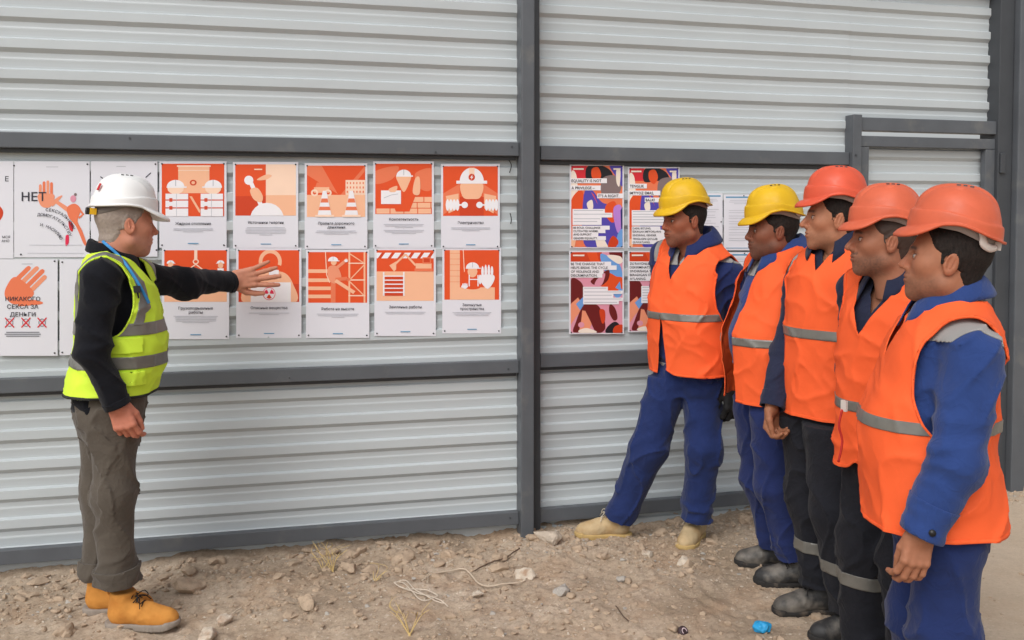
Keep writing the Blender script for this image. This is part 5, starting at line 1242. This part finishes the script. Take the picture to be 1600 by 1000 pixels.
CAST['B'] = dict(key='B', seed=31, k=1.022, base=(1.198, 4.17, 0), yaw=194, label='worker in yellow helmet with unzipped vest, second from the fence', group='people on the site',
    hscale=(1, 1.05, .98), skin=(.21, .092, .058), stubble=.5, tash=1.2, fat=.009, jaw=1.06, nose=.82, belly=.06, wide=.012,
    head=dict(pos=('p', 1207, 359, 4.15), yaw=-13, pitch=2, k=1.06), helm=H_YEL, hstyle='plain', helm_off=(-.004, 0, .075), helm_tilt=5,
    arms=dict(L=[(-.012, .19, 1.385), (-.03, .235, 1.10), (.0, .225, .86)], R=[(-.012, -.19, 1.375), (-.05, -.24, 1.10), (-.06, -.20, .88)]), hands=dict(),
    legs=dict(R=[('p', 1180, 640, 4.24), ('p', 1188, 745, 4.26), ('p', 1212, 846, 4.26)], L=[('p', 1205, 650, 4.06), ('p', 1212, 760, 4.04), ('p', 1240, 862, 4.05)]),
    feet=dict(R=dict(pos=('p', 1212, 884, 4.28), yaw=-24), L=dict(pos=('p', 1246, 915, 4.04), yaw=-16)), boots=(B_BLK, SOLE_B, LACE_B), trousers=NAVYB, jacket=BLUE, patch=True, boot_h=.135,
    vest=dict(m=ORANGE, hem=.80, v=(1.46, .1), arm=(.10, .15), tape=((1.05, 1.085, 0),), open=(.085, .070, 1.46), oy=-.035, flare=.01))
CAST['C'] = dict(key='C', seed=41, k=1.065, base=(1.305, 3.72, 0), yaw=215, label='tall thin-faced worker in red helmet, third from the fence', group='people on the site',
    hscale=(1, .95, 1.03), skin=(.40, .205, .125), stubble=.22, tash=.4, fat=-.005, jaw=.94, nose=1.06, wide=-.004,
    head=dict(pos=('p', 1303, 340, 3.70), yaw=-43, pitch=-2, k=1.05), helm=H_RED, hstyle='plain', helm_off=(-.004, 0, .080), helm_tilt=2,
    arms=dict(R=[('p', 1252, 446, 3.90), ('p', 1228, 548, 3.86), ('p', 1206, 634, 3.78)], L=[(-.012, .19, 1.385), (-.05, .235, 1.10), (-.02, .225, .86)]), sleeve_r=(.060, .050, .043), hands=dict(R=dict(x=(-.02, -.05, -1), z=(-.6, .75, .1), curl=((45, 50, 30), (48, 52, 30), (50, 52, 30), (52, 52, 30)), thumb=(20, 30), k=.95, tone=(.72, .66, .62))),
    legs=dict(R=[('p', 1258, 650, 3.80), ('p', 1265, 780, 3.80), ('p', 1285, 905, 3.78)], L=[('p', 1300, 660, 3.62), ('p', 1305, 800, 3.56), ('p', 1335, 945, 3.52)]), leg_tape=(('R', .275), ('L', .275)), leg_r=(.100, .082, .078),
    feet=dict(R=dict(pos=('p', 1276, 950, 3.78), yaw=-32), L=dict(pos=('p', 1338, 990, 3.52), yaw=-24)), boots=(B_BLK, SOLE_B, LACE_B), trousers=BLACKW, jacket=NAVY, boot_h=.135, jac_v=(1.36, .5), collar_gap=26,
    vest=dict(m=ORANGE, hem=.80, v=(1.335, .55), arm=(.10, .15), limit=.14, tape=((1.085, 1.12, 0),), flare=.0, hem_side=.0, hem_x=-.1))
CAST['D'] = dict(key='D', seed=51, k=.985, base=(1.315, 3.18, 0), yaw=203, label='worker in orange helmet with moustache, second nearest in the row', group='people on the site',
    skin=(.33, .16, .10), stubble=.5, tash=1.4, fat=.002, nose=1.0, hair=mat('cropped_hair', lin(62, 46, 38), rough=.7, vary=.2, vscale=90),
    head=dict(pos=('p', 1381, 374, 3.16), yaw=-30, pitch=-2, k=1.03), helm=H_ORA, hstyle='strap', helm_off=(-.004, 0, .070), helm_tilt=2,
    arms=dict(R=[(-.012, -.19, 1.385), (-.04, -.22, 1.10), (-.05, -.16, .86)], L=[(-.012, .19, 1.385), (-.05, .235, 1.10), (-.02, .225, .86)]), hands=dict(),
    legs=dict(R=[(0, -.088, .86), (.018, -.105, .48), (-.015, -.12, .10)], L=LEG), leg_tape=(('R', .335),), leg_r=(.10, .084, .08),
    feet=dict(R=dict(pos=(-.02, -.12, 0), yaw=-8), L=dict(pos=(-.02, .11, 0), yaw=8)), boots=(B_BLK, SOLE_B, LACE_B), trousers=BLACKW, jacket=NAVY, boot_h=.135, jac_v=(1.32, .5), collar_gap=26,
    vest=dict(m=ORANGE, hem=.775, v=(1.25, .55), arm=(.10, .15), tape=((.985, 1.021, 0),), corner=.03))
CAST['E'] = dict(key='E', seed=61, k=.965, base=(1.215, 2.60, 0), yaw=168, label='nearest worker in orange helmet with bright blue sleeve and cuff', group='people on the site',
    skin=(.345, .165, .10), stubble=.35, tash=.8, fat=.007, jaw=1.06, nose=.9, belly=.05, wide=.012,
    head=dict(pos=('p', 1480, 404, 2.58), yaw=-9, pitch=-6, k=1.02), helm=H_ORA, hstyle='strap', helm_off=(-.006, 0, .088), helm_tilt=0,
    arms=dict(L=[('p', 1522, 556, 2.42), ('p', 1494, 718, 2.37), ('p', 1440, 832, 2.38)], R=[(-.012, -.19, 1.37), (.0, -.24, 1.10), (.05, -.22, .86)]), sleeve_r=(.074, .066, .056),
    hands=dict(L=dict(x=(-.22, -.05, -.97), z=(.05, -1, .05), curl=((30, 34, 22), (24, 32, 22), (20, 30, 20), (16, 28, 20)), thumb=(14, 40), k=.98)), cuff=.085, cuff_button=True,
    legs=dict(R=[(0, -.088, .86), (.018, -.105, .48), (-.015, -.12, .10)], L=[(0, .088, .86), (.0, .10, .48), (-.03, .105, .10)]), leg_r=(.106, .085, .08),
    feet=dict(R=dict(pos=(-.02, -.12, 0), yaw=-8), L=dict(pos=(-.02, .11, 0), yaw=8)), boots=(B_BLK, SOLE_B, LACE_B), trousers=BLUE2, jacket=BLUE, patch=True, patch_z=1.325, collar_out=.8, collar_h=.85, boot_h=.135, jac_v=(1.33, .4),
    vest=dict(m=ORANGE, hem=.80, v=(1.28, .4), arm=(.132, .185), arm_x=.018, limit=.13, tape=((1.090, 1.124, 0),), flare=.015))
BUILT = {}
for _k in 'MABCDE': BUILT[_k] = person(CAST[_k])
# ================================================================== rubble, weeds and litter
_ico = None
def ico(n):
    bm = bmesh.new(); bmesh.ops.create_icosphere(bm, subdivisions=n, radius=1); V = np.array([v.co[:] for v in bm.verts]); F = np.array([[v.index for v in f.verts] for f in bm.faces]); bm.free(); return V, F
I1, I2, I3 = ico(1), ico(2), ico(3)
rs = np.random.RandomState(5)
def stone_v(base, r, seed, flat=.62, rough=.35):
    V = base[0]; P = V * 1.1 + seed * 3.7
    d = 1 + rough * perlin(P, 1) + rough * .5 * perlin(P * 2.3, 2)
    # facets: clip by a few planes
    W_ = V * d[:, None]; q = np.random.RandomState(int(seed * 97) % 99991)
    for _ in range(8):
        n = q.normal(size=3); n /= np.linalg.norm(n); h = W_ @ n; lim = q.uniform(.5, .8); W_ = W_ - np.maximum(h - lim, 0)[:, None] * n
    W_ = W_ * np.array([1, q.uniform(.65, .95), flat * q.uniform(.8, 1.15)]) * r
    a = q.uniform(0, 6.28); c_, s_ = math.cos(a), math.sin(a); return np.stack([W_[:, 0] * c_ - W_[:, 1] * s_, W_[:, 0] * s_ + W_[:, 1] * c_, W_[:, 2]], 1)
CLOD = mat('dry_clod', lin(174, 154, 133), rough=.95, spec=.1, vary=.2, vscale=30, bump=.6, bscale=120, bdist=.006)
GRIT = mat('pale_stone', lin(196, 184, 168), rough=.9, spec=.2, vary=.15, vscale=40, bump=.4, bscale=160, bdist=.004, col2=lin(168, 142, 120), c2scale=22)
GREYST = mat('grey_stone', lin(168, 162, 154), rough=.85, spec=.25, vary=.12, vscale=30, bump=.3, bscale=160, bdist=.003)
CONC = mat('concrete_lump', lin(190, 176, 160), rough=.95, spec=.15, vary=.16, vscale=18, bump=.8, bscale=70, bdist=.01)
def scatter(n, base, r0, r1, seed, dens):
    Vs, k = [], 0; q = np.random.RandomState(seed); Fs = []
    lib = [stone_v(base, 1.0, 10 + i * 1.7 + seed, .6) for i in range(24)]
    X = q.uniform(-2.7, 3.3, n * 6); Y = q.uniform(2.4, 5.8, n * 6); keep = (fence_dist(X, Y) > .0) & (q.uniform(size=n * 6) < dens(X, Y)); X, Y = X[keep][:n], Y[keep][:n]; Z = ground_z(X, Y)
    R = r0 * (r1 / r0) ** (q.uniform(size=len(X)) ** 2.2)
    for i in range(len(X)):
        V = lib[q.randint(24)]; Vs.append(V * R[i] * q.uniform(.75, 1.3, 3) + np.array([X[i], Y[i], Z[i] + R[i] * .12])); Fs.append(base[1] + k); k += len(V)
    return np.concatenate(Vs), np.concatenate(Fs)
def dens(X, Y):
    d = fence_dist(X, Y); P = np.stack([X * 1.6, Y * 1.6, 0 * X], -1)
    return np.clip((.35 + .65 * np.exp(-(d / .45) ** 2) + .45 * perlin(P, 12)) * np.clip(np.maximum(1 - (X - 1.5) * 1.4, .6 * np.exp(-(d / .3) ** 2)), .06, 1), 0, 1)
tag(obj('gravel', *scatter(5200, I1, .0028, .009, 1, dens), GRIT, smooth=False), 'pale grit strewn over the dirt below the fence', 'gravel', kind='stuff')
tag(obj('clods', *scatter(5200, I1, .005, .022, 2, dens), CLOD, smooth=False), 'crumbled dirt clods strewn over the ground', 'rubble', kind='stuff')
tag(obj('pebbles', *scatter(700, I2, .012, .034, 3, dens), CLOD, smooth=False), 'larger dirt lumps scattered near the fence', 'rubble', kind='stuff')
def dens2(X, Y): return np.exp(-(fence_dist(X, Y) / .16) ** 2) + .12 * (perlin(np.stack([X * 2, Y * 2, 0 * X], -1), 19) > .15) * (X < 1.4)
tag(obj('lumps', *scatter(420, I2, .018, .050, 6, dens2), CLOD, smooth=False), 'lumps of dry earth heaped along the foot of the fence', 'rubble', kind='stuff')
tag(obj('chips', *scatter(260, I2, .007, .016, 4, dens), GREYST, smooth=False), 'small grey stone chips scattered on the dirt', 'gravel', kind='stuff')
ROCKS = [((293, 917), .080, CLOD, 'rounded brown rock just right of the wheat boots'), ((326, 988), .060, GRIT, 'pale rock at the bottom edge, right of the wheat boots'), ((352, 966), .048, GRIT, 'pale rock between the boots and the dry weeds'),
    ((634, 868), .075, CLOD, 'brown lump of earth at the foot of the left gate leaf'), ((855, 838), .085, CONC, 'rough concrete lump at the foot of the centre posts'), ((879, 926), .050, GREYST, 'smooth grey oval stone in the open dirt'),
    ((822, 893), .055, GRIT, 'pale broken stone above the curved stalk'), ((1011, 863), .038, GRIT, 'small pale stone in front of the tan boots'), ((1071, 883), .042, GRIT, 'cracked pale stone left of the black boots'),
    ((970, 899), .030, GREYST, 'small flat grey chip in the middle of the dirt'), ((744, 925), .032, GRIT, 'small white stone under the curved stalk'), ((1166, 806), .055, CLOD, 'brown lump beside the blue trouser hem at the fence'),
    ((1205, 905), .052, CLOD, 'earth lump in front of the second pair of black boots'), ((545, 884), .060, CLOD, 'earth lump behind the dry weed at the fence'), ((700, 862), .050, CLOD, 'earth lump left of the thin dark stick'), ((780, 868), .045, CLOD, 'earth lump at the right end of the thin dark stick'),
    ((480, 945), .055, CLOD, 'flat earth clod in the middle of the foreground left of the twine'), ((100, 985), .05, CLOD, 'earth clod left of the wheat boots'), ((945, 870), .03, CLOD, 'small clod below the tan boot toe'), ((885, 957), .03, GRIT, 'small pale stone below the grey oval stone')]
for i, ((x, y), r, m, lab) in enumerate(ROCKS):
    g = gnd(x, y + 6); V = stone_v(I3, r, 50 + i * 2.3, .62, .3); V = V + np.array([g[0], g[1], float(ground_z(np.array([g[0]]), np.array([g[1]]))[0]) + r * .22])
    V = V + vnorm(V, I3[1]) * (.006 * perlin(V * 40, 5) + .003 * perlin(V * 90, 6))[:, None]
    tag(obj('rock', V, I3[1], m, smooth=False), lab, 'rock', 'loose rocks on the dirt')
STRAW = mat('dry_straw', lin(206, 180, 122), rough=.9, vary=.15, vscale=30); STALK = mat('pale_dry_stalk', lin(196, 180, 160), rough=.9, vary=.12, vscale=25); TWIG = mat('dark_twig', lin(96, 78, 64), rough=.95, vary=.2, vscale=30)
def gz(x, y): return float(ground_z(np.array([x]), np.array([y]))[0])
def weed(px, py, n, h, spread, lab, seed, m=STRAW):
    g = gnd(px, py); q = np.random.RandomState(seed); z0 = gz(g[0], g[1]); mb = MB(); mb.tube([(g[0], g[1], z0 - .02), (g[0], g[1], z0 + .012)], [.007, .004], 6)
    for i in range(n):
        a = q.uniform(0, 6.28); s_ = spread * q.uniform(.3, 1); hh = h * q.uniform(.5, 1)
        e = np.array([g[0] + math.cos(a) * s_, g[1] + math.sin(a) * s_ * .6, z0 + hh]); mid = np.array([g[0], g[1], z0]) * .5 + e * .5 + np.array([q.normal() * .01, q.normal() * .01, hh * .12])
        P = spline([(g[0], g[1], z0), mid, e], 9); mb.tube(P, np.linspace(.0022, .0009, 9), 5)
        if q.uniform() < .7:
            b = P[5]; mb.tube(spline([b, b + np.array([q.normal() * .02, q.normal() * .02, .025]), b + np.array([q.normal() * .035, q.normal() * .03, .05])], 6), np.linspace(.0014, .0007, 6), 4)
    o = mb.build('dry_weed', m, None, True); return tag(o, lab, 'weed', 'dry weeds in the dirt')
weed(520, 888, 7, .17, .10, 'tall dry straw weed by the foot of the left gate leaf', 3)
weed(505, 884, 4, .09, .06, 'short dry weed just left of the tall straw weed', 4)
weed(585, 905, 4, .06, .08, 'low dry sprig right of the tall straw weed', 5)
weed(640, 998, 6, .13, .10, 'yellow straw tuft at the bottom edge below the twine', 7)
weed(668, 912, 3, .06, .02, 'thin upright sprig beside the white twine', 8, STALK)
def strand(name, pts, r, m, lab, cat, lift=.008):
    P = []
    for x, y in pts: g = gnd(x, y); P.append((g[0], g[1], 0))
    P = spline(P, len(pts) * 7); zz = ground_z(P[:, 0], P[:, 1]); P[:, 2] = np.convolve(np.pad(zz, 4, 'edge'), np.ones(9) / 9, 'valid') + lift + .006; mb = MB(); mb.tube(P, r, 6)
    return tag(mb.build(name, m, None, True), lab, cat)
strand('dry_stalk', [(660, 917), (672, 903), (700, 895), (722, 891), (735, 897), (750, 912), (770, 917), (800, 914), (822, 909)], .0040, STALK, 'pale curved dry stalk lying on the dirt', 'stalk')
strand('twine', [(700, 953), (688, 945), (660, 940), (640, 930), (622, 922), (616, 916), (628, 918), (642, 930), (655, 945), (668, 948), (684, 940), (672, 933), (648, 929), (630, 926), (618, 919), (634, 916), (650, 932), (676, 946), (694, 949)], .0022, mat('white_twine', lin(206, 194, 178), rough=.85, vary=.1), 'tangled loop of white twine on the dirt', 'twine')
strand('stick', [(742, 893), (770, 882), (795, 872), (812, 862)], .0032, TWIG, 'thin dark stick slanting on the dirt', 'stick')
strand('twig', [(962, 958), (972, 970), (982, 980)], .0028, TWIG, 'short dark twig near the bottom of the dirt', 'twig')
strand('straw', [(340, 975), (362, 964), (378, 954)], .0026, STALK, 'short straw lying between two pale rocks', 'straw')
# crumpled blue wrapper and a bottle cap
g = gnd(1190, 990); q = np.random.RandomState(4); V = I3[0] * np.array([.030, .026, .020]); V = V * (1 + .30 * ridged(V * 38, 21) + .25 * perlin(V * 70, 22))[:, None]; V[:, 2] = np.maximum(V[:, 2], -.012)
tag(obj('wrapper', V + np.array([g[0], g[1], gz(g[0], g[1]) + .016]), I3[1], mat('blue_plastic_film', lin(38, 150, 205), rough=.5, vary=.2, vscale=40), smooth=False), 'crumpled bright blue plastic wrapper near the black boots', 'litter')
g = gnd(1067, 992); cap = empty('bottle_cap', (g[0], g[1], gz(g[0], g[1]) + .010)); cap.rotation_euler = (.9, .3, .4); tag(cap, 'small dark bottle cap with pale print at the bottom edge', 'bottle cap')
mb = MB(); n = 24; pr = [(.0, .0095), (.017, .0095), (.0205, .007), (.0215, -.006), (.019, -.006)]; V = [(r * (1 + (.05 if (j % 2 and 0 < i < 4) else 0)) * math.cos(2 * math.pi * j / n), r * (1 + (.05 if (j % 2 and 0 < i < 4) else 0)) * math.sin(2 * math.pi * j / n), z) for i, (r, z) in enumerate(pr) for j in range(n)]
mb.add(V, [(i * n + j, i * n + (j + 1) % n, (i + 1) * n + (j + 1) % n, (i + 1) * n + j)[::-1] for i in range(len(pr) - 1) for j in range(n)]); mb.build('shell', mat('dark_cap', lin(60, 44, 48), rough=.4), cap, True)
mb = MB(); mb.add([(.013 * math.cos(t) , .013 * math.sin(t), .0101) for t in np.linspace(0, 4.2, 14)] + [(.009 * math.cos(t), .009 * math.sin(t), .0101) for t in np.linspace(0, 4.2, 14)], [(i, i + 1, 15 + i, 14 + i) for i in range(13)]); mb.build('print', mat('pale_print', lin(214, 196, 200), rough=.5), cap)

# ================================================================== small things the man wears
if 'M' in BUILT:
    root, L, arms, HM, vo, VT = BUILT['M']; k = 1.02
    from mathutils.bvhtree import BVHTree
    bpy.context.view_layer.update(); Vw, Fw, n0 = [], [], 0
    def walk(o):
        global n0
        if o.type == 'MESH' and o.name.split('.')[0] in ('vest', 'fleece', 'collar', 'reflective_tape', 'body'):
            Mx = root.matrix_world; me = o.data; Vw.extend([Mx @ v.co for v in me.vertices]); Fw.extend([tuple(i + n0 for i in p.vertices) for p in me.polygons]); n0 = len(Vw)
        for ch in o.children: walk(ch)
    walk(root); bv = BVHTree.FromPolygons(Vw, Fw); inv = root.matrix_world.inverted()
    def onto(px, py, off=.004):                     # the point of the man's clothes seen there, lifted a little
        d = Vector(ray(px, py)).normalized(); h = bv.ray_cast(Vector(CC), d)
        return np.array(inv @ (h[0] - d * off)) if h[0] else None
    P = [onto(x, y) for x, y in ((141, 360), (150, 368), (160, 377), (172, 387), (184, 398), (196, 412), (207, 428), (218, 446), (228, 464), (233, 474))]; P = spline(np.array([p_ for p_ in P if p_ is not None]), 40)
    for it in range(3): P[1:-1] = (P[:-2] + P[1:-1] * 2 + P[2:]) / 4
    T_ = np.gradient(P, axis=0); T_ /= np.linalg.norm(T_, axis=1)[:, None]; N_ = np.tile(np.array(inv.to_3x3() @ Vector((.3, -.93, .2))), (len(P), 1)); S_ = np.cross(T_, N_); S_ /= np.linalg.norm(S_, axis=1)[:, None]; P = P + N_ * .006
    V = np.concatenate([P - S_ * .0055 + N_ * .001, P + S_ * .0055 + N_ * .001, P + S_ * .0055 - N_ * .001, P - S_ * .0055 - N_ * .001]); n = len(P); F = [(a * n + i, a * n + i + 1, b * n + i + 1, b * n + i) for i in range(n - 1) for a, b in ((0, 1), (1, 2), (2, 3), (3, 0))]
    mb = MB(); mb.add(V, F); mb.build('lanyard', LANY, root, True)
    c0 = onto(214, 452, .008)
    if c0 is not None: mb = MB(); mb.box(c0, (.012, .010, .013)); mb.tube([c0, c0 + np.array([.006, -.004, -.035])], .0035, 6); mb.build('radio_clip', BLKP, root)
    # watch on the raised wrist, ring on the hand
    a = arms['L']; ax_ = (a[2] - a[1]) / np.linalg.norm(a[2] - a[1]); c0 = a[2] + ax_ * .018; u = np.cross(ax_, [0, 0, 1]); u /= np.linalg.norm(u); w_ = np.cross(u, ax_)
    P = [c0 + .031 * (math.cos(t) * u + math.sin(t) * w_) for t in np.linspace(0, 2 * math.pi, 25)]; mb = MB(); mb.tube(P, .0065, 8, cap=False); wt = mb.build('watch', METAL, root, True)
    mb = MB(); mb.tube([c0 + u * .026, c0 + u * .040], .017, 16); mb.build('watch_case', METAL, wt, True)
if 'D' in BUILT:
    root, L, arms, HM, vo, VT = BUILT['D']
    c0 = L(('p', 1319, 634, 3.06)); mb = MB(); mb.box(c0, (.004, .012, .018)); mb.build('zip_tag', WHITEP, root)
    P = spline([L(('p', x, y, 3.06)) for x, y in ((1316, 640), (1311, 665), (1316, 690), (1310, 722))], 16); mb = MB(); mb.tube(P, .004, 6); mb.build('red_cord', mat('red_cord', lin(190, 40, 34), rough=.7), root, True)
